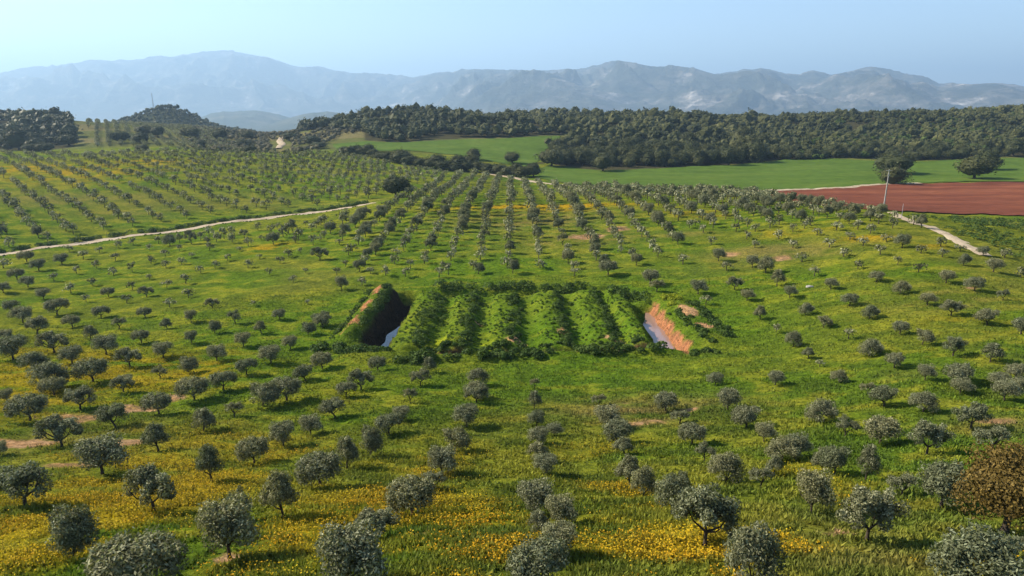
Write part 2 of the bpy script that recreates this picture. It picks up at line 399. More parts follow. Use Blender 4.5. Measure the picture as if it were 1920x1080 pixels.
drape_polygon("crop_field", [(1015,316),(1030,309),(1080,316),(1130,320),(1220,318),(1300,314),(1400,308),(1480,301),(1560,300),(1650,303),(1750,302),(1850,299),(1990,297),
    (2000,342),(1880,342),(1760,342),(1690,344),(1600,351),(1500,356),(1340,358),(1230,356),(1130,352),(1075,346),(1010,336)], M_WHEAT, .35, 6, kind="structure")
drape_polygon("crop_field", [(622,270),(690,265),(760,268),(830,264),(900,262),(960,260),(1052,256),(1045,268),(1020,285),(1010,303),(985,312),(940,306),(860,292),(780,284),(700,283),(640,284)],
    M_WHEAT, .35, 6, kind="structure")
drape_polygon("ploughed_field", [(1385,361),(1500,358),(1600,353),(1690,346),(1760,344),(1880,344),(2000,344),(2010,406),(1900,405),(1800,402),(1700,398),(1600,392),(1500,382)],
    M_PLOUGH, .45, 3, kind="structure")

def ribbon(name, px_pts, width, lift, mat, world_pts=None, **props):
    P = np.array(world_pts if world_pts is not None else [at(*p)[:2] for p in px_pts], float)
    s = np.r_[0, np.cumsum(np.hypot(*np.diff(P, axis=0).T))]
    q = np.linspace(0, s[-1], max(8, int(s[-1] / 1.6)))
    C = np.c_[np.interp(q, s, P[:, 0]), np.interp(q, s, P[:, 1])]
    for _ in range(6): C[1:-1] = (C[:-2] + 2 * C[1:-1] + C[2:]) / 4
    T = np.gradient(C, axis=0); T /= np.hypot(*T.T)[:, None] + 1e-9; N = np.c_[-T[:, 1], T[:, 0]]
    w = width * (.85 + .35 * fbm(q / 9, q * 0, 2, 71))
    k = 7; V = []
    for f in np.linspace(-1, 1, k):
        p = C + N * (w / 2 * f)[:, None] + (0 if abs(f) < .99 else N * ((fbm(q / 2.5, q * 0 + f, 2, 73) - .5) * .9)[:, None])
        V.append(np.c_[p, H(p[:, 0], p[:, 1]) + lift * (1 if abs(f) < .99 else .2) - .05 * (abs(abs(f) - .5) < .2)])
    V = np.array(V).transpose(1, 0, 2); n = len(q)
    i = np.arange(n - 1)[:, None]; j = np.arange(k - 1)[None]
    F4 = np.stack([i * k + j, i * k + j + 1, (i + 1) * k + j + 1, (i + 1) * k + j], -1).reshape(-1, 4)
    return obj(name, mesh_np(name, V.reshape(-1, 3), [F4], None, True), mat, **props), C, N
TRACK_L, TC, TN = ribbon("dirt_track", [(-60,484),(0,476),(100,463),(250,442),(400,421),(520,406),(600,396),(660,388),(705,380)], 4.2, .14, M_TRACK, kind="structure")
ribbon("dirt_track", [(900,322),(930,328),(965,334),(1000,341),(1040,346),(1075,349)], 4.0, .3, M_TRACK, kind="structure")
ribbon("dirt_track", [(1330,358),(1400,357.5),(1480,356.5),(1560,354),(1620,349.5),(1665,345.5),(1725,343.5)], 5.0, .45, M_TRACK, kind="structure")
ribbon("dirt_track", [(1668,399),(1686,406),(1710,415),(1750,428),(1775,440),(1800,455),(1830,469),(1850,478)], 2.7, .16, M_TRACK, kind="structure")
ribbon("dirt_track", [(530,260),(524,266),(530,271),(522,278)], 6.0, .9, M_TRACK, kind="structure")

# ------------------------------------------------------------------ mountains, far hills
def mountain_material():
    m, nt, b = new_mat("mountain limestone and scrub")
    v = coords(nt, (1, 1, 2.2))
    n1 = add_noise(nt, .0018, 8, v, .66); n2 = add_noise(nt, .009, 6, v, .68)
    r = ramp(nt, n1.outputs[0], [(.36, (.028, .036, .026)), (.50, (.055, .058, .042)), (.60, (.13, .12, .10)), (.70, (.42, .39, .35))])
    r2 = ramp(nt, n2.outputs[0], [(.3, (.6, .6, .6)), (.7, (1.35, 1.35, 1.35))])
    nt.links.new(mul(nt, r.outputs[0], r2.outputs[0]), b.inputs["Base Color"]); b.inputs["Roughness"].default_value = 1
    bump(nt, b, n2.outputs[0], 1, 60)
    return m
M_MOUNT = mountain_material()
PROFILE = np.array([(-260,170),(-120,152),(0,138),(60,128),(120,120),(180,113),(250,112),(320,108),(345,103),(380,101),(420,98),(450,98),(500,107),(535,120),(557,126),(580,123),(620,130),
    (655,137),(700,137),(740,141),(780,144),(815,138),(850,136),(875,132),(910,130),(950,132),(1000,130),(1050,130),(1100,125),(1130,117),(1160,113),(1190,117),(1220,124),(1260,122),
    (1290,125),(1320,133),(1345,139),(1380,137),(1400,131),(1430,131),(1460,138),(1500,142),(1515,135),(1530,136),(1560,141),(1590,133),(1625,126),(1650,126),(1690,137),(1730,143),
    (1760,154),(1790,156),(1820,158),(1860,155),(1900,160),(1920,163),(2040,172),(2200,186)], float)
def ridged(x, y, o, seed): 
    s = 0; a = .5
    for i in range(o):
        s = s + a * (1 - np.abs(2 * vnoise(x * 2 ** i, y * 2 ** i, seed + i) - 1)); a *= .5
    return s
def build_range(name, prof, dist, base, depth_front, depth_back, na, ns, mat, rough, seed, label=None):
    d = np.array([ray(*p) for p in prof]); azp = np.arctan2(d[:, 0], d[:, 1]); elp = d[:, 2] / np.hypot(d[:, 0], d[:, 1])
    az = np.linspace(azp[0], azp[-1], na)
    ele = np.interp(az, azp, elp) + rough * .0042 * (ridged(az * 60, az * 0, 4, seed + 5) - .55)
    D = dist(az); top = CAMZ + D * ele
    s = np.r_[np.linspace(0, 1, ns), 1 + np.linspace(.08, 1, ns // 4)]
    S, A = np.meshgrid(s, az, indexing='ij'); Dm = D[None]; T = top[None]
    R = np.where(S <= 1, Dm - depth_front * (1 - S), Dm + depth_back * (S - 1))
    X = R * np.sin(A); Y = R * np.cos(A)
    g = np.where(S <= 1, S ** 1.15, np.clip(2 - S, 0, 1) ** 1.2)
    sc = depth_front / 5.0
    rn = ridged(X / sc, Y / sc, 5, seed) - .5
    wx = (vnoise(X / (sc * 2), Y / (sc * 2), seed + 3) - .5) * 2.2
    rn2 = ridged(X / (sc * 1.9) + wx, Y / (sc * 3.2) + wx * .5, 2, seed + 9) - .4
    rn = ridged(X / (sc * .55) + wx, Y / (sc * .8), 5, seed) - .5
    env = np.sin(np.clip(np.where(S <= 1, S, 2 - S), 0, 1) * math.pi) * .85 + .10
    Z = base + (T - base) * np.clip(g + (rn * .55 + rn2 * .70) * env * rough, 0, None)
    lim = CAMZ + R * ele[None]                       # nothing stands above the crest line
    Z = np.minimum(Z, np.where(S < 1, lim - .02 * (T - base) * (1 - S), Z))
    k = len(az); n = len(s)
    i = np.arange(n - 1)[:, None]; j = np.arange(k - 1)[None]
    q = np.stack([i * k + j, i * k + j + 1, (i + 1) * k + j + 1, (i + 1) * k + j], -1).reshape(-1, 4)
    return obj(name, mesh_np(name, np.c_[X.ravel(), Y.ravel(), Z.ravel()], [q], None, True), mat, kind="structure")
build_range("mountains", PROFILE, lambda a: 11500 + 6000 * smooth(.0, -.2, a), -122, 5200, 2700, 680, 100, M_MOUNT, 1.0, 81)
M_FARHILL = flat_material("far scrub hills", (.035, .045, .025), (.055, .06, .035), (.13, .12, .08), .004)
build_range("hills", [(330,240),(372,222),(395,213),(420,209),(450,208),(480,208),(505,211),(530,217),(560,226),(600,240)], lambda a: a * 0 + 7400, -119, 1300, 1300, 120, 30, M_FARHILL, .5, 91)
build_range("hills", [(470,240),(510,232),(540,222),(560,216),(590,211),(612,209),(640,213),(660,219),(690,227),(740,235),(800,240)], lambda a: a * 0 + 6300, -119, 1200, 1200, 120, 30, M_FARHILL, .5, 95)

# ------------------------------------------------------------------ haze: even, pale air round the whole place
def build_haze():
    x, y0, y1, z0, z1 = 28500, -28500, 28500, -124.0, 1650
    V = [(sx, sy, sz) for sz in (z0, z1) for sy in (y0, y1) for sx in (-x, x)]
    Fq = [(0, 2, 3, 1), (4, 5, 7, 6), (0, 1, 5, 4), (2, 6, 7, 3), (0, 4, 6, 2), (1, 3, 7, 5)]
    me = mesh_np("haze", V, [np.array(Fq)])
    m = bpy.data.materials.new("haze air"); m.use_nodes = True; nt = m.node_tree
    nt.nodes.remove(nt.nodes["Principled BSDF"])
    p = nt.nodes.new("ShaderNodeVolumePrincipled"); p.inputs["Color"].default_value = (.46, .705, 1.0, 1); p.inputs["Density"].default_value = 1.05e-4
    p.inputs["Anisotropy"].default_value = .25
    nt.links.new(p.outputs[0], nt.nodes["Material Output"].inputs["Volume"])
    obj("haze", me, m, kind="stuff", label="pale blue haze filling the valley air up to the mountains", category="haze")
build_haze()

# ------------------------------------------------------------------ plant geometry
def unit(v): return v / (np.linalg.norm(v, axis=-1, keepdims=True) + 1e-9)
def leaf_quads(P, D, L, W, r, spread=.9, face=0.0):
    n = len(P)
    T = unit(D + r.normal(size=(n, 3)) * spread); S = unit(np.cross(T, r.normal(size=(n, 3))))
    if face > 0:                                   # part of the leaves lie flat on the crown's surface
        k = r.random(n) < face; N = unit(unit(D) + r.normal(size=(n, 3)) * .28); T2 = unit(np.cross(N, r.normal(size=(n, 3)))); S2 = np.cross(N, T2)
        T[k] = T2[k]; S[k] = S2[k]
    L = np.broadcast_to(np.asarray(L), (n,))[:, None] * r.uniform(.7, 1.3, (n, 1)); W = np.broadcast_to(np.asarray(W), (n,))[:, None] * r.uniform(.7, 1.3, (n, 1))
    V = np.stack([P - T * L / 2, P + S * W / 2, P + T * L / 2, P - S * W / 2], 1)
    return V.reshape(-1, 3), np.arange(n * 4).reshape(n, 4)
def crown_points(lobes, n, r, clumps=11, cl=.42, inner=.25):
    """clumps sit on the lobes, leaves sit in the clumps"""
    lobes = np.array(lobes, float); w = (lobes[:, 3] * lobes[:, 4]); w /= w.sum()
    cs = []; 
    for k, lo in enumerate(lobes):
        m = max(3, int(clumps * len(lobes) * w[k]))
        d = unit(r.normal(size=(m, 3))); d[:, 2] = np.where(d[:, 2] < -.55, -d[:, 2], d[:, 2])
        rad = r.uniform(.5, .98, (m, 1))
        cs.append(np.c_[lo[:3] + d * rad * lo[3:6], np.full((m, 1), lo[3:6].mean() * cl) * r.uniform(.7, 1.3, (m, 1)), r.normal(0, .10, (m, 1))])
    cs = np.concatenate(cs)
    pw = cs[:, 3] ** 2; i = r.choice(len(cs), n, p=pw / pw.sum())
    d = unit(r.normal(size=(n, 3)))
    rad = np.where(r.random(n) < inner, r.random(n) ** .5, r.uniform(.8, 1.12, n))[:, None] * np.where(r.random(n) < .07, r.uniform(1.1, 1.5, n), 1)[:, None]
    P = cs[i, :3] + d * rad * cs[i, 3:4]
    ctr = np.array([np.average(lobes[:, 0], weights=w), np.average(lobes[:, 1], weights=w), np.average(lobes[:, 2], weights=w)])
    out = unit(P - ctr) * .6 + d * .6 + np.array([0, 0, .25])
    return P, out, np.clip(r.beta(2, 2.6, n) + cs[i, 4], 0, 1)
def crown_mesh(name, lobes, n, L, W, seed, **kw):
    r = np.random.default_rng(seed)
    face = kw.pop('face', .45)
    P, D, rnd = crown_points(lobes, n, r, **kw)
    V, Q = leaf_quads(P, D, L, W, r, face=face)
    return mesh_np(name, V, [Q], {"rnd": np.repeat(rnd, 4)})
def tube(pts, rad, k=7):
    pts = np.array(pts, float); n = len(pts); T = unit(np.gradient(pts, axis=0))
    ref = np.array([.3, 1, .1]); A = unit(np.cross(T, ref)); B = np.cross(T, A)
    t = np.arange(k) / k * 2 * math.pi
    V = pts[:, None] + (A[:, None] * np.cos(t)[None, :, None] + B[:, None] * np.sin(t)[None, :, None]) * np.asarray(rad)[:, None, None]
    i = np.arange(n - 1)[:, None]; j = np.arange(k)[None]; j2 = (j + 1) % k
    Q = np.stack([i * k + j, i * k + j2, (i + 1) * k + j2, (i + 1) * k + j], -1).reshape(-1, 4)
    V = V.reshape(-1, 3)
    return V, Q
def merge(parts):
    Vs, Qs, o = [], [], 0
    for V, Q in parts: Vs.append(V); Qs.append(Q + o); o += len(V)
    return np.concatenate(Vs), np.concatenate(Qs)
def trunk_mesh(name, lobes, r0, seed, fork=.24, lean=0.0, embed=.06):
    r = np.random.default_rng(seed)
    base = np.array([[0, 0, -embed], [r.normal(0, .012), r.normal(0, .012), fork * .4], [lean * .5, r.normal(0, .02), fork]])
    parts = [tube(base, [r0 * 1.5, r0, r0 * .85])]
    targets = [np.array(l[:3]) + np.array([0, 0, .0]) for l in lobes]
    while len(targets) < 4: 
        l = lobes[r.integers(len(lobes))]; targets.append(np.array(l[:3]) + r.normal(0, .5, 3) * np.array(l[3:6]) * .9)
    for t in targets:
        a = base[2] - np.array([0, 0, .02]); m = (a + t) / 2 + np.array([(t[0] - a[0]) * .2, (t[1] - a[1]) * .2, -.01])
        parts.append(tube([a, m, t, t + (t - m) * .5 + np.array([0, 0, .05])], [r0 * .7, r0 * .45, r0 * .28, r0 * .08], 5))
    V, Q = merge(parts)
    return mesh_np(name, V, [Q], None, True)

import bmesh
def _ico(sub):
    bm = bmesh.new(); bmesh.ops.create_icosphere(bm, subdivisions=sub, radius=1); bm.verts.ensure_lookup_table()
    V = np.array([v.co[:] for v in bm.verts]); T = np.array([[v.index for v in f.verts] for f in bm.faces]); bm.free(); return V, T
ICO1, ICO2 = _ico(1), _ico(2)
def lumps(lobes, r, per, size, ico, amp=.14):
    """the dense inner foliage: rounded bumpy masses"""
    Vs, Ts, o = [], [], 0
    for lo in lobes:
        lo = np.array(lo, float); todo = [(lo[:3], lo[3:6] * .86)]
        for k in range(per):
            d = unit(r.normal(size=3)); d[2] = abs(d[2]) * .9 - .1
            todo.append((lo[:3] + d * lo[3:6] * .62, lo[3:6] * size * r.uniform(.75, 1.25)))
        for c, rad in todo:
            V = ico[0] * (1 + r.normal(0, amp, (len(ico[0]), 1))) * rad + c
            Vs.append(V); Ts.append(ico[1] + o); o += len(V)
    V = np.concatenate(Vs); return V, np.concatenate(Ts), np.clip(r.normal(.42, .12, len(V)), 0, 1)
OLIVE_LOBES = [
    [(0, 0, .57, .46, .46, .36), (.1, .1, .68, .3, .3, .26), (-.15, 0, .5, .3, .3, .28)],
    [(-.26, .02, .52, .26, .3, .31), (.22, -.03, .62, .30, .3, .33)],
    [(0, 0, .54, .48, .42, .30), (.22, .1, .66, .28, .28, .24), (-.22, -.1, .60, .26, .25, .25)],
    [(0, 0, .48, .42, .42, .32), (.05, 0, .78, .27, .27, .20)],
    [(-.29, 0, .50, .24, .25, .29), (.02, .1, .70, .26, .26, .27), (.28, -.05, .50, .25, .25, .28)],
    [(-.2, .1, .48, .24, .25, .24), (.2, 0, .60, .22, .22, .25), (0, -.2, .72, .19, .18, .18)],
    [(0, 0, .46, .46, .46, .42), (.12, -.05, .64, .33, .3, .28)],
    [(.10, 0, .54, .40, .40, .33), (-.24, .05, .70, .23, .22, .24), (.3, -.1, .44, .2, .2, .22)]]
OLIVE_LOOK = ["round-crowned", "two-lobed", "broad-crowned", "tall narrow", "three-lobed", "thin open", "low bushy", "lopsided"]
OLIVE_N = [7000, 6200, 7000, 6000, 6200, 3200, 7200, 6200]
olive_crowns, olive_trunks = [], []
for i, lo in enumerate(OLIVE_LOBES):
    olive_crowns.append(crown_mesh("olive_crown", lo, OLIVE_N[i], .060, .024, 100 + i, clumps=21, cl=.33))
    olive_trunks.append(trunk_mesh("olive_trunk", lo, .030, 120 + i, fork=.14 if i == 6 else .24, lean=.06 if i == 7 else 0))
    olive_crowns[-1].materials.append(M_OLIVE); olive_trunks[-1].materials.append(M_BARK)

# ------------------------------------------------------------------ olive trees: measured spots, then planting rows
# (trunk foot x, y, crown width, crown top) read in enlarged tiles of the photograph
T1 = [(170,215,195,60,2),(455,145,165,5,1),(345,340,215,140,1),(645,245,170,85,7),(890,160,150,20,2),(1090,85,170,-30,2),(1150,270,140,130,3),(1325,190,110,80,5),(1485,125,170,0,7),
    (1610,90,170,-40,2),(1595,345,140,190,0),(1745,265,125,145,0),(1880,185,150,70,7),(1425,430,175,265,2),(890,385,155,215,3),(575,500,250,275,0),(1190,550,160,330,3),(150,705,300,440,1),
    (870,745,265,470,1),(1800,600,240,390,2),(1290,970,300,630,0),(1590,755,210,480,3),(425,975,250,650,7),(780,1190,470,870,2),(300,50,130,-20,2),(695,50,110,-30,1),(40,105,75,20,0),
    (0,390,80,300,0),(1260,30,140,-60,2),(1350,760,150,560,5)]
T2 = [(170,410,130,220,7),(35,490,140,300,3),(390,105,90,0,5),(270,290,150,190,2),(340,210,100,120,0),(30,70,110,-20,2),(705,235,140,100,0),(760,110,130,20,1),(640,390,160,240,7),
    (565,510,160,345,0),(395,740,260,500,2),(525,610,150,490,5),(190,860,220,680,1),(60,1170,360,800,0),(1085,130,80,20,3),(1100,235,90,140,0),(1195,290,90,225,0),(1110,335,110,230,0),
    (1100,430,130,320,3),(1150,510,135,415,0),(1090,720,210,520,0),(1225,770,170,600,0),(1105,840,130,700,3),(1225,960,200,780,0),(1110,1160,340,850,2),(1450,115,90,60,5),(1490,245,150,120,0),
    (1545,335,170,220,2),(1590,400,120,310,3),(1620,560,150,380,3),(1700,610,135,430,6),(1860,740,165,490,0),(1820,150,140,30,2),(1905,225,110,150,5),(20,1010,180,830,3)]
T3 = [(250,150,140,10,2),(360,240,160,120,7),(455,320,110,205,0),(50,330,150,230,2),(120,440,120,320,5),(240,560,180,380,6),(560,420,170,300,6),(640,400,130,260,0),(770,205,160,80,6),
    (1130,130,150,20,7),(1040,50,90,-10,5),(1350,165,140,70,6),(1620,250,170,90,1),(1560,50,110,-20,0),(1805,95,130,-30,0),(1895,40,90,-40,0),(915,290,140,160,5),(1105,345,200,200,2),
    (1370,410,190,200,1),(780,490,110,340,3),(855,510,160,330,7),(1030,540,120,310,3),(1140,550,170,390,7),(1230,630,170,480,5),(440,590,140,450,5),(515,520,100,400,3),(720,725,190,460,0),
    (1455,695,280,410,2),(1035,890,310,570,1),(125,905,330,560,4),(390,1150,280,760,6),(1630,1170,430,830,6),(1730,400,200,250,5),(-5,640,100,480,3),(1900,940,90,840,6)]
T4 = [(75,945,165,820,0),(35,840,80,770,0),(200,1015,130,920,6),(410,980,120,870,0),(305,905,150,800,1),(600,920,130,810,0),(730,985,130,885,1),(920,930,105,830,0),(900,1050,90,970,5),
    (1060,1010,110,910,7),(1220,945,105,845,0),(1390,1030,115,930,2),(1525,965,120,860,0),(1715,1060,120,965,7),(1810,990,120,900,2),(520,1065,170,955,2),(290,1100,180,1000,6),(1250,1105,140,1000,1),
    (710,1095,80,1030,0),(215,815,130,705,1),(130,730,110,650,0),(65,680,80,600,0),(325,690,120,605,2),(405,750,90,675,2),(510,830,80,740,3),(570,700,90,620,2),(675,770,90,700,5),(795,850,90,765,2),
    (940,770,70,700,3),(815,700,75,640,2),(955,650,60,590,5),(1080,855,70,775,0),(1370,865,90,775,0),(1210,795,75,715,7),(1075,730,65,650,0),(1195,655,70,590,1),(1060,590,65,540,2),(1320,740,90,650,5),
    (1470,800,70,720,3),(1575,725,70,660,0),(1635,880,80,795,0),(1735,800,85,720,7),(1810,745,95,665,1),(150,395,80,340,2),(220,445,80,395,0),(350,410,75,360,0),(430,460,50,420,0),(545,430,50,375,3),
    (95,490,80,440,2),(160,540,75,495,0),(305,505,55,465,5),(20,430,70,380,0),(400,570,65,510,0),(245,600,75,550,0),(520,530,55,480,0),(610,590,70,525,2),(485,620,50,570,5),(715,630,65,575,2),
    (825,590,75,530,1),(640,470,60,430,2),(745,455,45,390,3),(745,550,50,495,0),(850,405,55,365,0),(935,430,55,395,0),(1020,405,50,370,0),(940,540,60,500,2),(1045,510,60,465,5),(840,490,40,455,0),
    (930,360,50,325,0),(1180,335,55,300,2),(840,330,45,300,0),(1010,330,40,300,0),(670,318,50,285,0),(470,380,60,345,2),(650,390,55,355,5),(1210,425,50,385,0),(1130,460,50,425,0),(1280,385,45,350,0),
    (1395,425,55,385,7),(1350,335,35,305,0),(1460,382,35,350,5),(1515,470,40,425,3),(1625,368,55,335,0),(1575,400,50,370,5),(1650,512,50,480,0),(1720,455,35,420,3),(1800,380,90,330,1),(1895,465,50,415,0),
    (1430,645,40,615,5),(1730,625,35,590,5),(1080,370,40,340,0),(1160,275,35,245,0),(1310,275,35,250,0),(1380,240,35,215,0),(1470,275,35,250,5),(1560,205,40,180,0),(1690,250,35,225,0),(1800,280,35,255,0),
    (1870,200,40,170,0),(1690,345,35,315,5),(1910,300,40,270,0),(390,340,50,300,0),(560,340,45,310,0),(20,570,70,530,0),(20,840,70,770,0),(750,300,50,265,3),(1720,190,35,160,0)]
T5 = [(85,580,95,495,0),(130,640,60,580,3),(200,390,70,310,0),(245,440,60,390,0),(390,425,70,345,0),(465,455,80,350,6),(530,530,80,425,3),(600,600,70,525,0),(290,555,80,470,1),(360,615,75,550,0),
    (435,715,70,625,3),(525,795,50,730,5),(670,395,65,335,0),(740,475,60,410,3),(830,555,70,485,0),(940,640,85,565,0),(1050,710,90,630,6),(690,690,80,615,6),(790,770,85,695,7),(1220,800,95,715,2),
    (1350,860,100,760,7),(1520,925,125,800,1),(1730,960,110,840,3),(620,880,85,780,6),(705,945,70,875,3),(770,985,50,935,0),(930,840,60,770,5),(1050,920,120,830,6),(1190,990,110,900,2),(880,1060,90,985,6),
    (1360,1065,90,965,0),(1550,1085,160,985,2),(1780,1090,100,1040,0),(1870,1065,120,1000,2),(520,1080,100,985,2),(185,1080,85,1000,0),(1900,800,120,710,2),(1710,750,120,650,7),(1510,690,110,605,1),
    (1375,635,85,565,0),(1225,575,90,500,6),(1090,510,75,440,0),(985,430,50,370,3),(905,360,65,315,0),(825,310,65,255,0),(755,245,55,205,0),(1210,405,45,345,3),(1110,355,65,290,0),(1015,305,65,245,0),
    (940,265,60,210,0),(865,215,60,165,0),(685,205,50,160,0),(1325,455,65,385,0),(1480,510,95,430,2),(1640,560,95,470,0),(1800,610,70,530,5),(1900,480,50,410,0),(1745,455,100,370,2),(1580,415,65,340,6),
    (1460,365,60,310,0),(1340,345,60,290,0),(1235,310,80,220,0),(1145,275,55,225,0),(620,310,60,265,0),(540,260,60,200,0),(490,205,60,140,0),(360,265,55,215,0),(300,220,55,165,1),(405,310,50,280,5),
    (160,295,55,245,0),(115,230,55,185,0),(70,190,45,140,0),(1055,235,50,165,0),(985,205,65,140,0),(1450,310,60,245,6),(1560,330,50,280,0),(1690,355,70,300,2),(1810,370,70,310,0)]
T6 = [(85,95,45,45,5),(125,55,35,15,0),(205,140,50,95,5),(245,90,40,55,5),(415,98,50,50,3),(440,62,45,10,0),(580,108,55,50,0),(600,62,45,15,3),(745,62,50,10,0),(910,62,60,10,0),(1070,62,55,25,0),
    (1235,62,50,10,0),(1238,98,50,55,0),(1400,98,90,25,2),(1605,135,90,70,2),(1765,42,60,0,0),(1830,195,90,110,0),(1875,232,60,180,0),(15,345,75,270,0),(20,545,75,470,0),(280,555,85,470,2),
    (200,650,110,540,1),(490,635,90,545,1),(530,565,70,480,3),(770,635,95,545,6),(140,690,100,600,6),(1045,645,50,580,5),(1910,625,60,570,5),(760,695,100,640,6),(1640,180,80,140,5),(440,700,90,610,5)]
TILES = [(T1, 0, 720, 3.0), (T2, 640, 720, 3.0), (T3, 1280, 720, 3.0), (T4, 0, 360, 3.0), (T5, 1280, 360, 3.0), (T6, 600, 480, 1920 / 740)]
trees = []      # (x, y, z, width, height, look, depth)
for tab, ox, oy, sc in TILES:
    for bx, by, w, top, look in tab:
        x, y, z, t = at(ox + bx / sc, oy + by / sc)
        down = math.asin(max(.02, (CAMZ - z) / math.sqrt(x * x + y * y + (CAMZ - z) ** 2)))
        W = 1.1 * w / sc * t / F; Hh = (by - top) / sc * t / F / math.cos(down) * .92
        if any((x - q[0]) ** 2 + (y - q[1]) ** 2 < (.8 + .12 * (W + q[3])) ** 2 for q in trees): continue
        trees.append((x, y, z, W, min(max(Hh, .8 * W), 1.9 * W), look, t))

def pip(poly, x, y):
    P = np.asarray(poly); n = len(P); c = False; j = n - 1
    for i in range(n):
        if (P[i, 1] > y) != (P[j, 1] > y) and x < (P[j, 0] - P[i, 0]) * (y - P[i, 1]) / (P[j, 1] - P[i, 1]) + P[i, 0]: c = not c
        j = i
    return c
ORCH_MAIN = [at(*p)[:2] for p in [(-40,500),(100,480),(250,461),(400,442),(520,426),(600,417),(700,400),(745,378),(800,345),(860,330),(905,326),(965,337),(1000,345),(1060,351),(1130,354),(1230,358),(1340,361),
    (1420,366),(1500,384),(1600,394),(1660,402),(1690,413),(1750,434),(1785,455),(1815,472),(1930,500),(1990,540),(1990,760),(-60,760)]]
ORCH_LEFT = [at(*p)[:2] for p in [(-60,472),(100,452),(250,430),(400,409),(520,396),(600,387),(700,372),(735,362),(800,340),(850,328),(800,320),(740,308),(680,297),(640,291),(520,290),(400,288),(250,287),(-60,286)]]
stuff_trees = []
def far_from(x, y, d): return all((x - q[0]) ** 2 + (y - q[1]) ** 2 > d * d for q in trees)
def try_add(x, y, W, minD, look):
    z = float(H(x, y)[0]); px, py, dep = proj(x, y, z)
    if px < -60 or px > 1980: return
    trees.append((x, y, z, W, W * random.uniform(.95, 1.2), look, dep))
cand = []
for i in range(-26, 30):
    for k in range(0, 60):
        x = -.6 + 7.2 * i + random.gauss(0, .35); y = 95 + 5.9 * k + random.gauss(0, .5)
        if random.random() < .03 or not pip(ORCH_MAIN, x, y): continue
        px, py, dep = proj(x, y, float(H(x, y)[0]))
        if py > 548 or (px < 640 and py > 462) or (px > 1280 and py > 437 and px < 1900): continue
        if -36 < x < 38 and 92 < y < 150: continue
        if not far_from(x, y, 4.2): continue
        big = smooth(150, 240, y)
        cand.append((x, y, (2.7 + 1.0 * float(big)) * random.uniform(.75, 1.2), 4, random.choice([0, 0, 1, 2, 3, 5, 6, 7])))
for c in cand: try_add(*c)
d1, d2 = np.array([-.68, .73]) * 7.4, np.array([.73, .68]) * 9.4
for i in range(-70, 70):
    for k in range(-60, 60):
        p = np.array([-220., 320.]) + d1 * i + d2 * k + np.array([random.gauss(0, .5), random.gauss(0, .5)])
        if abs(p[0]) > 460 or random.random() < .04 or not pip(ORCH_LEFT, *p): continue
        if (p[0] + 50) ** 2 + (p[1] - 296) ** 2 < 49: continue
        try_add(p[0], p[1], random.uniform(2.8, 4.3), 4, random.choice([0, 1, 2, 6, 6, 7]))
HILL_ROWS = [at(*p)[:2] for p in [(165,277),(165,240),(175,226),(260,228),(330,236),(420,252),(440,284)]]
for i in range(-20, 24):
    for k in range(-40, 60):
        p = np.array([-330., 620.]) + np.array([-.5, .866]) * 6.2 * k + np.array([.866, .5]) * 8.2 * i + np.array([random.gauss(0, .4), random.gauss(0, .4)])
        if not pip(HILL_ROWS, *p): continue
        try_add(p[0], p[1], random.uniform(3.2, 4.4), 4, random.choice([0, 2, 6]))

def size_of(q): return q[3] * q[4] / q[6] ** 2
trees = [q for q in trees if -30 < proj(q[0], q[1], q[2])[0] < 1950 and (proj(q[0], q[1], q[2] + q[4])[1] < 1075)]
trees.sort(key=size_of, reverse=True)
single, rest = trees[:300], trees[300:]

def where(x, y):
    if y < 90 and float(flower_density(np.array([x]), np.array([y]))[0]) > .25: return "in yellow wildflowers"
    if -40 < x < 42 and 84 < y < 156: return "on grass beside the basin"
    if y < 70: return "on the near grassy slope"
    if y < 100: return "at the grassy slope's foot"
    if x > 55: return "on the rise before ploughland"
    return "between basin and pale track" if x < 0 else "on rise behind the basin"
def size_word(W): return "large" if W > 3.6 else "small" if W < 2.4 else "mid-sized"
def empty(name, loc, rz=0, sc=(1, 1, 1), **props):
    o = bpy.data.objects.new(name, None); COL.objects.link(o); o.location = loc; o.rotation_euler = (0, 0, rz); o.scale = sc
    o.empty_display_size = .3
    for k, v in props.items(): o[k] = v
    return o
for n, (x, y, z, W, Hh, look, t) in enumerate(single):
    rz = random.uniform(-.45, .45) + (math.pi if random.random() < .5 else 0)
    nb = min((q for q in single if q[0] != x or q[1] != y), key=lambda q: (q[0] - x) ** 2 + (q[1] - y) ** 2)
    lab = "%s %s olive tree beside a %s %s one %s" % (size_word(W), OLIVE_LOOK[look], size_word(nb[3]), OLIVE_LOOK[nb[5]], where(x, y))
    e = empty("olive_tree", (x, y, z - .03), rz, (W, W, Hh), label=lab, category="olive tree", group="olive trees of the orchard")
    obj("crown", olive_crowns[look], None, e); obj("trunk", olive_trunks[look], None, e)

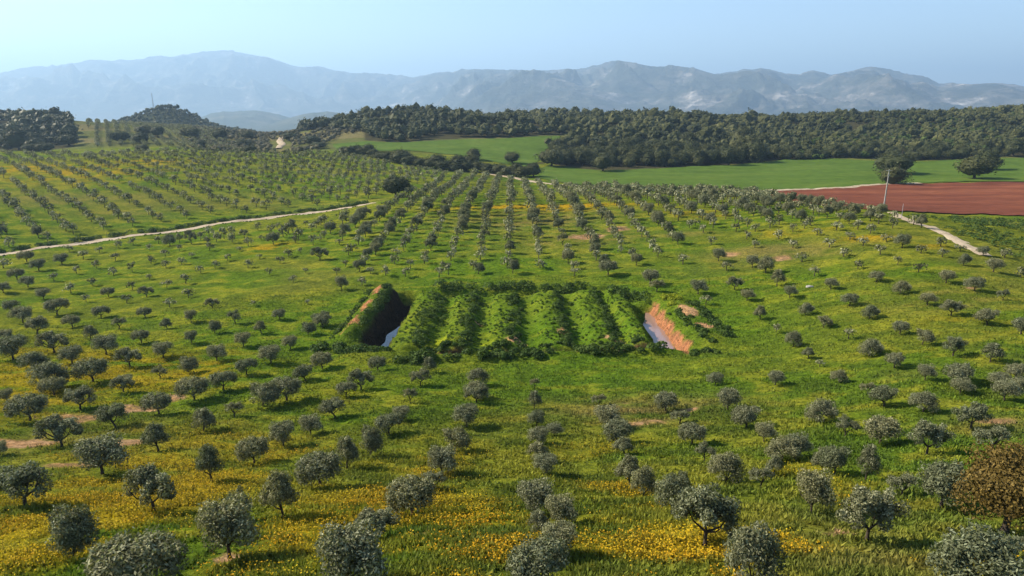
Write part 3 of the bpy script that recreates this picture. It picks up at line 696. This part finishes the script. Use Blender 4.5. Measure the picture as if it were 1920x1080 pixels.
def joined_trees(name, items, lobes_list, n, L, Wd, mat, seed, trunk=True, solid=0, **props):
    """many far trees as one object: a few leaf clumps and a trunk each"""
    r = np.random.default_rng(seed); protos = []
    for lo in lobes_list:
        for v in range(3):
            P, D, rnd = crown_points(lo, n, r, clumps=9, cl=.45, inner=.15)
            V, Q = leaf_quads(P, D, L, Wd, r, face=.8); Rn = np.repeat(rnd, 4); T3 = np.zeros((0, 3), int)
            if solid: 
                lV, lT, lR = lumps(lo[:2], r, solid, .5, ICO1, .16); T3 = lT + len(V); V = np.concatenate([V, lV]); Rn = np.concatenate([Rn, lR])
            protos.append((V, Q, Rn, T3))
    tV, tQ = tube([(0, 0, -.06), (0, 0, .25), (.03, 0, .5)], [.05, .035, .02], 4)
    Vs, Qs, Rs, Vt, Qt, Ss, o, ot = [], [], [], [], [], [], 0, 0
    for x, y, z, W, Hh in items:
        V, Q, rn, T3 = protos[r.integers(len(protos))]; a = r.uniform(0, 2 * math.pi); c, s = math.cos(a), math.sin(a)
        Rm = np.array([[c, s, 0], [-s, c, 0], [0, 0, 1]])
        Vs.append((V @ Rm) * (W, W, Hh) + (x, y, z)); Qs.append(Q + o); Ss.append(T3 + o); Rs.append(np.clip(rn + r.normal(0, .08) + (float(fbm(x / 45, y / 45, 2, 88)) - .5) * (.8 if solid else .25), 0, 1)); o += len(V)
        if trunk: Vt.append(tV * (W, W, Hh) + (x, y, z)); Qt.append(tQ + ot); ot += len(tV)
    me = mesh_np(name, np.concatenate(Vs + Vt), [np.concatenate(Qs), np.concatenate(Ss)] + ([np.concatenate(Qt) + o] if trunk else []), {"rnd": np.concatenate(Rs + ([np.zeros(ot)] if trunk else []))})
    me.materials.append(mat); me.materials.append(M_BARK)
    if trunk:
        nq = sum(len(q) for q in Qs) + sum(len(q) for q in Ss); mi = np.zeros(len(me.polygons), np.int32); mi[nq:] = 1; me.polygons.foreach_set("material_index", mi)
    return obj(name, me, None, kind="stuff", **props)
joined_trees("olive_orchard", [q[:5] for q in rest], [OLIVE_LOBES[i] for i in (0, 1, 2, 6, 7)], 110, .205, .12, M_OLIVE, 201,
             label="grey green olive trees in rows running over the distant orchard slopes", category="orchard")

# ------------------------------------------------------------------ oaks and woods
OAK_LOBES = [
    [(0, 0, .50, .46, .46, .40), (.18, .1, .66, .28, .28, .26), (-.2, -.05, .60, .28, .28, .28)],
    [(0, 0, .48, .48, .45, .39), (-.05, 0, .72, .3, .3, .24)],
    [(-.16, 0, .48, .34, .4, .38), (.2, .05, .50, .3, .36, .37), (0, -.1, .70, .28, .28, .24)],
    [(0, 0, .44, .48, .48, .42), (.12, 0, .66, .3, .3, .28)]]
oak_crowns, oak_trunks = [], []
for i, lo in enumerate(OAK_LOBES):
    rr = np.random.default_rng(300 + i); lV, lT, lR = lumps(lo, rr, 6, .42, ICO2, .10)
    P, D, rnd = crown_points(lo, 2600, rr, clumps=14, cl=.46, inner=.05); V, Q = leaf_quads(P, D, .062, .038, rr, face=.75)
    m = mesh_np("oak_crown", np.concatenate([lV, V]), [lT, Q + len(lV)], {"rnd": np.concatenate([lR, np.repeat(rnd, 4)])}); m.materials.append(M_OAK); oak_crowns.append(m)
    m = trunk_mesh("oak_trunk", lo, .04, 320 + i, fork=.22, embed=.04); m.materials.append(M_BARK); oak_trunks.append(m)
oak_spots = []
def oak(x, y, z, W, Hh, label, group, mat=None):
    i = random.randrange(4) if mat is None else mat; rz = random.uniform(0, 6.28)
    p = dict(label=label, category="oak tree")
    if group: p["group"] = group
    e = empty("oak_tree", (x, y, z - .05), rz, (W, W, Hh), **p)
    c = oak_crowns[i]
    obj("crown", c, None, e); obj("trunk", oak_trunks[i], None, e); oak_spots.append((x, y, W))
def oak_px(px, py, w, h, label, group=None, mat=None):
    x, y, z, t = at(px, py); oak(x, y, z, w * 1.12 * t / F, h * 1.1 * t / F, label, group, mat)
oak_px(1672, 345, 46, 33, "dark oak beside the pale track at the edge of the red ploughed field")
oak_px(1676, 327, 64, 38, "tall dark oak standing in the green crop behind another oak by the track")
oak_px(1826, 336, 58, 40, "broad dark oak standing in the green crop near the red ploughed field")
oak_px(1848, 320, 46, 33, "dark oak in green crop just behind a broader oak, casting a long shadow")
oak_px(742, 368, 48, 36, "lone dark brownish oak among olive trees where the pale track ends")
oak_px(1130, 321, 36, 30, "dark oak at the wood's edge casting its shadow on the green crop")
for p in [(655,291,22,17),(668,289,22,17),(690,292,28,20),(712,297,18,13),(735,301,24,16),(755,306,38,26),(775,309,24,16),(800,312,22,15),(818,316,36,24),(845,319,24,17),(862,319,36,26),(885,316,28,24),
          (905,322,26,16),(925,325,24,16),(945,327,22,16),(960,306,28,20),(968,331,28,22),(985,331,22,16),(1000,333,30,24),(888,300,26,20),(1035,312,50,30),(645,290,22,14),(680,292,24,15),(700,295,24,15),(722,300,26,15),(745,304,26,16),(765,309,28,17),(788,312,28,16),(808,315,26,16),(832,319,28,17),(853,321,26,16),(875,321,30,18),(895,322,28,18),(915,325,28,18),(935,327,28,18),(955,331,28,18),(977,333,28,18)]:
    oak_px(*p, ("broad" if p[2] >= 30 else "small" if p[2] <= 22 else "mid-sized") + " dark oak in the line between the olive orchard and the green crop", "oaks lining the orchard's far edge")
for p in [(225,267,32,20),(265,269,30,20),(273,254,28,18),(297,258,28,20),(378,278,22,16),(268,285,24,14),(357,260,32,18),(413,264,26,20),(446,244,22,16),(465,264,24,16),(455,276,36,15),(470,288,24,14),
          (545,264,30,14),(585,270,32,15),(598,278,32,12),(58,285,28,14),(85,285,30,15),(475,246,24,10),(497,247,18,10),(527,246,18,8)]:
    oak_px(*p, ("broad" if p[2] >= 30 else "small" if p[2] <= 22 else "mid-sized") + " dark oak scattered among scrub and olive rows on the far hillside", "oaks scattered over the far hillside")
def brown_crown():
    rr = np.random.default_rng(333); lo = OAK_LOBES[0]; lV, lT, lR = lumps(lo, rr, 5, .36, ICO2, .12); lV = lV * (.8, .8, .8) + (0, 0, .09)
    P, D, rnd = crown_points(lo, 11000, rr, clumps=30, cl=.34, inner=.1); V, Q = leaf_quads(P, D, .036, .02, rr, face=.5)
    m = mesh_np("oak_crown", np.concatenate([lV, V]), [lT, Q + len(lV)], {"rnd": np.concatenate([lR * .5, np.repeat(rnd, 4)])}); m.materials.append(M_BROWNOAK); return m
oak_crowns.append(brown_crown()); oak_trunks.append(oak_trunks[0])
oak_px(1880, 1000, 150, 172, "large oak flushed yellow brown beside olive trees on the flowery slope", None, 4)

def wood_label(q):
    a = q[0] / q[1]; size = "very broad" if q[3] > 12.5 else "broad" if q[3] > 10.5 else "small" if q[3] < 7.5 else "mid-sized"
    size += " low-domed" if q[4] < .8 * q[3] else " tall-domed" if q[4] > .98 * q[3] else " round"
    if a < -.6: return size + " dark oak at the front of the wood beside the hillside olive rows"
    if a < .07: return size + " dark oak at the front of the wood above the sloping crop field"
    return size + " dark oak at the front of the wood along the flat crop field"
r = np.random.default_rng(401)
def scatter(x0, x1, y0, y1, s):
    gx, gy = np.meshgrid(np.arange(x0, x1, s), np.arange(y0, y1, s))
    return np.c_[gx.ravel() + r.uniform(-.45, .45, gx.size) * s, gy.ravel() + r.uniform(-.45, .45, gx.size) * s]
P = np.concatenate([(lambda q: q[q[:, 0] / q[:, 1] < .36])(scatter(-760, 360, 480, 960, 9.6)), (lambda q: q[q[:, 0] / q[:, 1] >= .36])(scatter(150, 760, 480, 960, 7.6))])
keep = in_right(P[:, 0], P[:, 1]) | in_mid(P[:, 0], P[:, 1]) | in_left(P[:, 0], P[:, 1])
P = P[keep]; a = P[:, 0] / P[:, 1]; P = P[(a > -.84) & (a < .84) & (fbm(P[:, 0] / 38, P[:, 1] / 38, 2, 89) > .27)]
cone = scatter(-800, -430, 1040, 1420, 8.5)
cone = cone[np.exp(-(((cone[:, 0] + 600) / 95) ** 2 + ((cone[:, 1] - 1230) / 120) ** 2)) > .12]
P = np.concatenate([P, cone])
Z = H(P[:, 0], P[:, 1]); px, py, dep = proj(P[:, 0], P[:, 1], Z)
W = np.where(P[:, 0] / P[:, 1] > .36, 5.5 + 5.5 * r.beta(1.4, 2.4, len(P)), 7.5 + 7.5 * r.beta(1.4, 2.4, len(P))); W[-len(cone):] *= .62
big = r.random(len(P)) < .09; W[big] *= 1.4
order = np.argsort(P[:, 1] - 6 * W)
rest_wood = []
for i in order:
    q = (P[i, 0], P[i, 1], Z[i] - .2, W[i], W[i] * r.uniform(.68, 1.08))
    if len(oak_spots) < 296 and abs(px[i] - 960) < 960: 
        oak(*q, wood_label(q), "oaks along the front of the far wood")
    else: rest_wood.append(q)
joined_trees("woodland", rest_wood, OAK_LOBES, 32, .18, .12, M_OAK, 402, solid=1, trunk=False, label="dense dark green oak wood covering the far hills", category="woodland")

# scrub on the far left hillside, fresh green bushes in the right-hand wood and beyond the track
P = scatter(-420, -90, 470, 960, 6.5); a = P[:, 0] / P[:, 1]
ok = (a > -.46) & (a < -.19) & ~in_mid(P[:, 0], P[:, 1]) & (fbm(P[:, 0] / 30, P[:, 1] / 30, 2, 77) > .36) & (P[:, 1] > 500 + 160 * smooth(-.30, -.24, a))
bx, by = at(526, 268)[:2]; al = bx / by
ok &= ~((np.abs(P[:, 0] - al * P[:, 1]) < 9) & (P[:, 1] < by + 25))
P = P[ok]; Z = H(P[:, 0], P[:, 1])
joined_trees("scrub", [(p[0], p[1], z - .1, w, w * .75) for p, z, w in zip(P, Z, r.uniform(2.5, 6.5, len(P)))], OAK_LOBES[:2], 30, .2, .14, M_SCRUB, 410, trunk=False, solid=1,
             label="grey brown scrub between far olive rows and the wood", category="scrub")
P = scatter(150, 640, 520, 900, 11); a = P[:, 0] / P[:, 1]
ok = in_right(P[:, 0], P[:, 1]) & (a > .38) & (fbm(P[:, 0] / 60, P[:, 1] / 60, 2, 79) > .45); P = P[ok]; Z = H(P[:, 0], P[:, 1])
joined_trees("shrubland", [(p[0], p[1], z - .1, w, w * .8) for p, z, w in zip(P, Z, r.uniform(5, 8.5, len(P)))], OAK_LOBES, 50, .18, .12, M_MASTIC, 411, trunk=False, solid=1,
             label="fresher green shrubs mixed into the dark oak wood above the crop", category="shrubs")
SCRUB_R = [at(*p)[:2] for p in [(1700,408),(1800,410),(1990,412),(1990,495),(1900,484),(1850,462),(1800,442),(1760,424),(1720,414)]]
P = scatter(80, 260, 120, 280, 2.6); P = np.array([p for p in P if pip(SCRUB_R, *p)]); P = P[fbm(P[:, 0] / 9, P[:, 1] / 9, 2, 83) > .42]; Z = H(P[:, 0], P[:, 1])
joined_trees("scrub", [(p[0], p[1], z - .1, w, w * .55) for p, z, w in zip(P, Z, r.uniform(.9, 2.6, len(P)))], [OAK_LOBES[3]], 45, .26, .16, M_WEED, 412, trunk=False,
             label="low green scrub between the pale stony track and the red ploughed field", category="scrub")

# ------------------------------------------------------------------ weeds of the basin, water, verges
def foliage(name, pts, height, width, n, L, mat, seed, lumps=.6, **props):
    """dense plants along a line on the land; height and width in metres"""
    r = np.random.default_rng(seed); P = np.array(pts, float)
    s = np.r_[0, np.cumsum(np.hypot(*np.diff(P, axis=0).T))]
    m = max(4, int(s[-1] * max(1.25, width * .9))); q = r.uniform(0, s[-1], m)
    cx = np.interp(q, s, P[:, 0]) + r.normal(0, width * .28, m); cy = np.interp(q, s, P[:, 1]) + r.normal(0, width * .28, m)
    cr = r.uniform(.45, 1.0, m) * height * .75; cz = H(cx, cy) + cr * r.uniform(.1, .75, m)
    i = r.choice(m, n, p=cr ** 2 / (cr ** 2).sum()); d = unit(r.normal(size=(n, 3))); d[:, 2] = np.abs(d[:, 2]) * 1.0 - .15
    rad = r.uniform(.75, 1.1, n)[:, None]
    C = np.c_[cx, cy, cz][i] + d * rad * cr[i][:, None] * np.array([1.15, 1.15, .9])
    V, Q = leaf_quads(C, d + np.array([0, 0, .3]), L, L * .55, r, face=.6)
    rnd = np.clip(r.beta(2, 2.4, n) + r.normal(0, .12, m)[i], 0, 1)
    return obj(name, mesh_np(name, V, [Q], {"rnd": np.repeat(rnd, 4)}), mat, **props)
ORD = ["first", "second", "third", "fourth", "fifth"]
for k, (x0, x1) in enumerate([(-15.0, -15.6), (-7.4, -7.8), (.6, .0), (9.2, 9.0), (17.0, 16.8)]):
    foliage("planting_row", [(x0, 136.5), (x0 + .2, 122), (x1, 104)], 0.75, 3.4 if k == 0 else 2.3, 5200, .30, M_WEED, 500 + k,
            label="%s row of dark green plants inside the basin, counted from the dark water trench" % ORD[k], category="plant row", group="plant rows inside the basin")
for k, (c, w) in enumerate(MOUNDS):
    foliage("mound_weeds", [(c - .3, 136), (c - .2, 120), (c - .3, 104.5)], .32, w * 1.9, 5200, .24, M_GREENWEED, 540 + k, kind="stuff",
            label="low green weeds over an earth mound of the basin", category="weeds")
for k, (pts, h, w, n, lab) in enumerate([
        ([(-16, 140.6), (-10, 141), (-7, 140)], 1.7, 2.2, 1500, "dark green hedge of weeds behind the first plant rows of the basin"),
        ([(-4.5, 140), (1, 141.2), (5, 140.8)], 1.8, 2.2, 1500, "dark leafy hedge behind the middle of the planted basin"),
        ([(6.5, 139.8), (12, 139.6), (15, 138.6)], 1.5, 2.4, 1300, "mid green clump of shrubs behind the basin's last plant rows"),
        ([(21, 133), (24.5, 131), (26, 128.6)], 1.8, 2.4, 1300, "dark green shrubs at the head of the reddish water trench"),
        ([(-25.2, 137), (-25.2, 124), (-25.4, 111)], 1.1, 1.2, 2600, "weeds covering the shady flank of the red earth bank"),
        ([(-29.5, 138), (-29.7, 124), (-30, 108)], .8, 1.0, 1500, "low weeds along the outer foot of the red earth bank"),
        ([(-31.5, 103), (-27, 102), (-23, 101.5), (-19, 100.5)], 1.3, 2.6, 2600, "thick weeds at the corner where the dark water trench ends"),
        ([(-18, 97), (-12, 97.2), (-8, 97.4)], 1.3, 2.2, 2000, "dark weeds on the bank before the yellow-green flower patch"),
        ([(-6.5, 97.6), (0, 97.6), (7, 97.8)], 1.2, 1.6, 2300, "dark weeds on the bank before the middle of the front ditch"),
        ([(9, 98), (16, 98), (23, 98.2)], 1.3, 1.8, 2500, "dark weeds on the bank before the last plant rows of the basin"),
        ([(27, 97), (31, 97.3)], .9, 1.8, 900, "low weeds at the lower end of the reddish water trench"),
        ([(-17, 103.4), (-8, 103.2), (-1, 103.5)], .9, 1.2, 1700, "weeds on the inner lip of the front ditch by the yellow flowers"),
        ([(1, 103.3), (10, 103.5), (22, 103.2)], .9, 1.2, 2000, "weeds on the inner lip of the front ditch under bare earth patches"),
        ([(33.6, 123), (35, 114), (35.2, 103)], 1.2, 1.8, 2200, "dark weeds on the outer flank of the bank with bare pink earth"),
        ([(29.3, 119), (30.2, 112), (31, 101)], .9, 1.6, 1600, "mid green weeds between the reddish trench and bare pink earth")]):
    foliage("weed_bank", pts, h, w, n, .40, M_WEED, 520 + k, label=lab, category="weeds", group="weeds round the basin")
foliage("flowering_weeds", [(28.6, 127), (31, 125.5), (30, 122)], 1.0, 2.4, 900, .34, M_LIME, 560, label="bright yellow-green flowering weeds at the head of the reddish trench", category="weeds")
foliage("flowering_weeds", [(-14, 105), (-10.5, 105.4), (-7.5, 104.6)], .7, 2.0, 800, .34, M_LIME, 561, label="yellow-green flowering weeds at the near end of the first plant rows", category="weeds")

def water(name, x0, x1, y0, y1, z, col, rough):
    ys = np.linspace(y0, y1, 24); V = []
    for y in ys:
        xa = x0 + (x1 - x0) * .75 * float(smooth(y1 - 14, y1, y)) + (float(fbm(y / 3, x0, 2, 99)) - .5) * 1.1
        V += [(xa, y, z), ((xa + x1) / 2, y, z), (x1, y, z)]
    q = [(3 * i + j, 3 * i + j + 1, 3 * i + j + 4, 3 * i + j + 3) for i in range(23) for j in range(2)]
    m, nt, b = new_mat(name + " surface"); b.inputs["Base Color"].default_value = (*col, 1); b.inputs["Roughness"].default_value = rough; b.inputs["Specular IOR Level"].default_value = .5
    n = add_noise(nt, 2.5, 3, coords(nt)); bump(nt, b, n.outputs[0], .08, .05)
    obj(name, mesh_np(name, V, [np.array(q)]), m, kind="structure")
water("water", -21.9, -18.8, 103, 127, -1.75, (.012, .014, .016), .06)
water("water", 22.8, 27.0, 98.0, 127.5, -1.05, (.22, .14, .115), .1)

# dark verge beyond the pale track, with thin fence posts
off = TC + TN * 3.4
foliage("verge_hedge", off[::4], 1.7, 1.6, 16000, .42, M_WEED, 570, label="dark weedy hedge along the far side of the pale track", category="hedge")
near_off = TC - TN * 3.0
foliage("verge_grass", near_off[::5], .35, .8, 2500, .34, M_WEED, 571, label="thin line of low weeds along the near side of the pale track", category="weeds")
pV, pQ = tube([(0, 0, -.2), (0, 0, .8), (.01, 0, 1.55)], [.07, .065, .06], 6)
top = np.array([[12, 13, 14, 15], [12, 15, 16, 17]])
post_me = mesh_np("fence_post", pV, [pQ, top]); post_me.materials.append(flat_material("weathered wood", (.10, .08, .06), (.16, .13, .10), (.22, .19, .15), 5))
for k in range(6, len(TC) - 4, 9):
    p = TC[k] + TN[k] * 5.0
    o = obj("fence_post", post_me, None, label="thin weathered wooden fence post beyond the hedge along the pale track", category="fence post", group="fence posts along the pale track")
    o.location = (p[0], p[1], float(H(p[0], p[1])[0])); o.rotation_euler = (random.gauss(0, .04), random.gauss(0, .04), 0); o.scale = (1, 1, random.uniform(.85, 1.15))

# ------------------------------------------------------------------ power pole, post, mast, rock
def boxv(cx, cy, cz, sx, sy, sz):
    V = np.array([(cx + a * sx / 2, cy + b * sy / 2, cz + c * sz / 2) for c in (-1, 1) for b in (-1, 1) for a in (-1, 1)])
    return V, np.array([(0, 2, 3, 1), (4, 5, 7, 6), (0, 1, 5, 4), (2, 6, 7, 3), (0, 4, 6, 2), (1, 3, 7, 5)])
M_CONC = flat_material("pale concrete", (.24, .225, .20), (.32, .30, .27), (.40, .38, .35), 2)
M_STEEL = flat_material("galvanised steel", (.25, .25, .25), (.33, .33, .33), (.4, .4, .4), 3)
M_GLASSY, _, _b = new_mat("brown ceramic"); _b.inputs["Base Color"].default_value = (.10, .05, .03, 1); _b.inputs["Roughness"].default_value = .2
x, y, z, t = at(1656, 396)
e = empty("power_pole", (x, y, z - .1), label="pale concrete power pole with short crossarm beside the bend of the stony track", category="power pole")
e.rotation_euler = (0, math.radians(.6), 0)
ph = 78 * t / F
V, Q = boxv(0, 0, 0, 1, 1, 1); V = V.copy()
V[:, 2] = (V[:, 2] + .5) * ph; w = np.where(V[:, 2] > 1, .22, .38); V[:, 0] *= w; V[:, 1] *= w * .8
# recessed panels up the two faces, as these poles have
parts = [(V, Q)]
obj("shaft", mesh_np("shaft", *merge(parts)[:1], [merge(parts)[1]]), M_CONC, e)
for k in range(9):
    zz = ph * (.10 + .085 * k); ww = .38 - .16 * zz / ph
    V, Q = boxv(0, -ww * .4 - .012, zz, ww * .55, .02, ph * .05); obj("panel", mesh_np("panel", V, [Q]), M_STEEL, e)
V, Q = boxv(0, 0, ph - .45, 2.0, .12, .14); arm = obj("crossarm", mesh_np("crossarm", V, [Q]), M_STEEL, e)
iV, iQ = tube([(0, 0, 0), (0, 0, .08), (0, 0, .12), (0, 0, .22), (0, 0, .26), (0, 0, .38)], [.04, .09, .05, .09, .05, .03], 8)
iv = mesh_np("insulator", iV, [iQ], None, True); iv.materials.append(M_GLASSY)
for dx in (-.9, 0, .9):
    o = obj("insulator", iv, None, arm); o.location = (dx, 0, ph - .38 if dx else ph - .38)
V, Q = boxv(0, -.1, ph * .86, .5, .1, .35); obj("bracket", mesh_np("bracket", V, [Q]), M_STEEL, e)
x, y, z, t = at(1690, 409)
o = obj("marker_post", mesh_np("marker_post", *[tube([(0, 0, -.2), (.02, 0, 2), (0, 0, 4.0)], [.07, .06, .05], 6)[0]], [tube([(0, 0, -.2), (.02, 0, 2), (0, 0, 4.0)], [.07, .06, .05], 6)[1]]), M_STEEL,
        label="thin grey post beside the stony track near the red field", category="post"); o.location = (x, y, z)
mx, my = -622, 1225
mz = float(H(mx, my)[0])
e = empty("radio_mast", (mx, my, mz), label="thin lattice radio mast on the wooded conical hill", category="mast")
legs = []
for k in range(3):
    a = k * 2.094; b0 = np.array([math.cos(a), math.sin(a)])
    obj("mast_leg", mesh_np("mast_leg", *(lambda tq: (tq[0], [tq[1]]))(tube([(*b0 * 1.0, -.5), (*b0 * .7, 14), (*b0 * .35, 29)], [.16, .14, .1], 5))), M_STEEL, e)
br = [];
for zc in np.arange(1, 28, 2.2):
    rr = 1.0 - .65 * zc / 29
    for k in range(3):
        a, b = k * 2.094, (k + 1) * 2.094
        br.append(tube([(math.cos(a) * rr, math.sin(a) * rr, zc), (math.cos(b) * rr * .95, math.sin(b) * rr * .95, zc + 2.0)], [.07, .07], 4))
V, Q = merge(br); obj("bracing", mesh_np("bracing", V, [Q]), M_STEEL, e)
x, y, z, t = at(1518, 538)
rk = np.random.default_rng(9); d = unit(rk.normal(size=(60, 3)))
import bmesh
bm = bmesh.new()
for p in d * (1 + rk.normal(0, .12, (60, 1))) * np.array([.75, .5, .32]): bm.verts.new(p)
bmesh.ops.convex_hull(bm, input=bm.verts); bmesh.ops.delete(bm, geom=[v for v in bm.verts if not v.link_faces], context='VERTS')
me = bpy.data.meshes.new("boulder"); bm.to_mesh(me); bm.free()
o = obj("boulder", me, M_CONC, label="pale limestone boulder lying in grass between olive trees", category="rock"); o.location = (x, y, z + .12)

# ------------------------------------------------------------------ grass tufts and flowers of the near slope
def grass_material():
    m, nt, b = new_mat("grass blades"); c = attr(nt, "Col"); nt.links.new(c, b.inputs["Base Color"]); b.inputs["Roughness"].default_value = .8
    tr = nt.nodes.new("ShaderNodeBsdfTranslucent"); nt.links.new(c, tr.inputs[0]); mx = nt.nodes.new("ShaderNodeMixShader"); mx.inputs[0].default_value = .35
    nt.links.new(b.outputs[0], mx.inputs[1]); nt.links.new(tr.outputs[0], mx.inputs[2]); nt.links.new(mx.outputs[0], nt.nodes["Material Output"].inputs[0])
    return m
M_GRASS = grass_material()
def near_points(n, r0, r1, seed):
    r = np.random.default_rng(seed); R = np.exp(r.uniform(math.log(r0), math.log(r1), n)); A = np.radians(r.uniform(-41, 41, n))
    return r, R * np.sin(A), R * np.cos(A)
r, X, Y = near_points(200000, 20, 150, 601)
keep = (fbm(X / 2.2, Y / 1.6, 3, 91) > r.uniform(.25, .62, len(X))) & ~((X > -22) & (X < 27) & (Y > 99) & (Y < 138))
keep &= field(EARTH, X, Y) < .5
X, Y = X[keep], Y[keep]; n = len(X); Z = H(X, Y)
C = ground_color(X, Y) * r.uniform(.8, 1.7, (n, 1)); tall = r.uniform(.12, .30, n) * (.6 + .9 * fbm(X / 6, Y / 6, 2, 93))
Vs = []
for k in range(2):
    a = r.uniform(0, 2 * math.pi, n); w = r.uniform(.05, .13, n); ox, oy = r.normal(0, .10, n), r.normal(0, .10, n)
    b0 = np.c_[X + ox - np.cos(a) * w, Y + oy - np.sin(a) * w, Z - .03]; b1 = np.c_[X + ox + np.cos(a) * w, Y + oy + np.sin(a) * w, Z - .03]
    tp = np.c_[X + ox + r.normal(0, .10, n), Y + oy + r.normal(0, .10, n), Z + tall]
    Vs.append(np.stack([b0, b1, tp], 1))
V = np.concatenate(Vs).reshape(-1, 3); CC = np.repeat(np.concatenate([C, C * .9]), 3, 0)
obj("grass", mesh_np("grass", V, [np.arange(len(V)).reshape(-1, 3)], {"Col": CC}), M_GRASS, kind="stuff", label="tufts of green spring grass over the near orchard slope", category="grass")
r, X, Y = near_points(300000, 20, 140, 611)
fd = flower_density(X, Y); keep = (fd > r.uniform(.15, 2.0, len(X))) & (field(EARTH, X, Y) < .6)
X, Y = X[keep], Y[keep]; n = len(X); Z = H(X, Y) + r.uniform(.15, .42, n)
o_mix = np.clip(fbm(X / 5, Y / 5, 2, 95) * 1.6 - .4 + r.normal(0, .15, n), 0, 1)[:, None]
C = (np.array([.50, .39, .014]) * (1 - o_mix) + np.array([.55, .29, .010]) * o_mix) * r.uniform(.7, 1.15, (n, 1))
V, Q = leaf_quads(np.c_[X, Y, Z], np.c_[r.normal(0, 1, (n, 2)), np.zeros(n)], .095, .085, r, .3)
obj("wildflowers", mesh_np("wildflowers", V, [Q], {"Col": np.repeat(C, 4, 0)}), M_GRASS, kind="stuff", label="yellow and orange wildflowers in drifts over the near orchard grass", category="wildflowers")
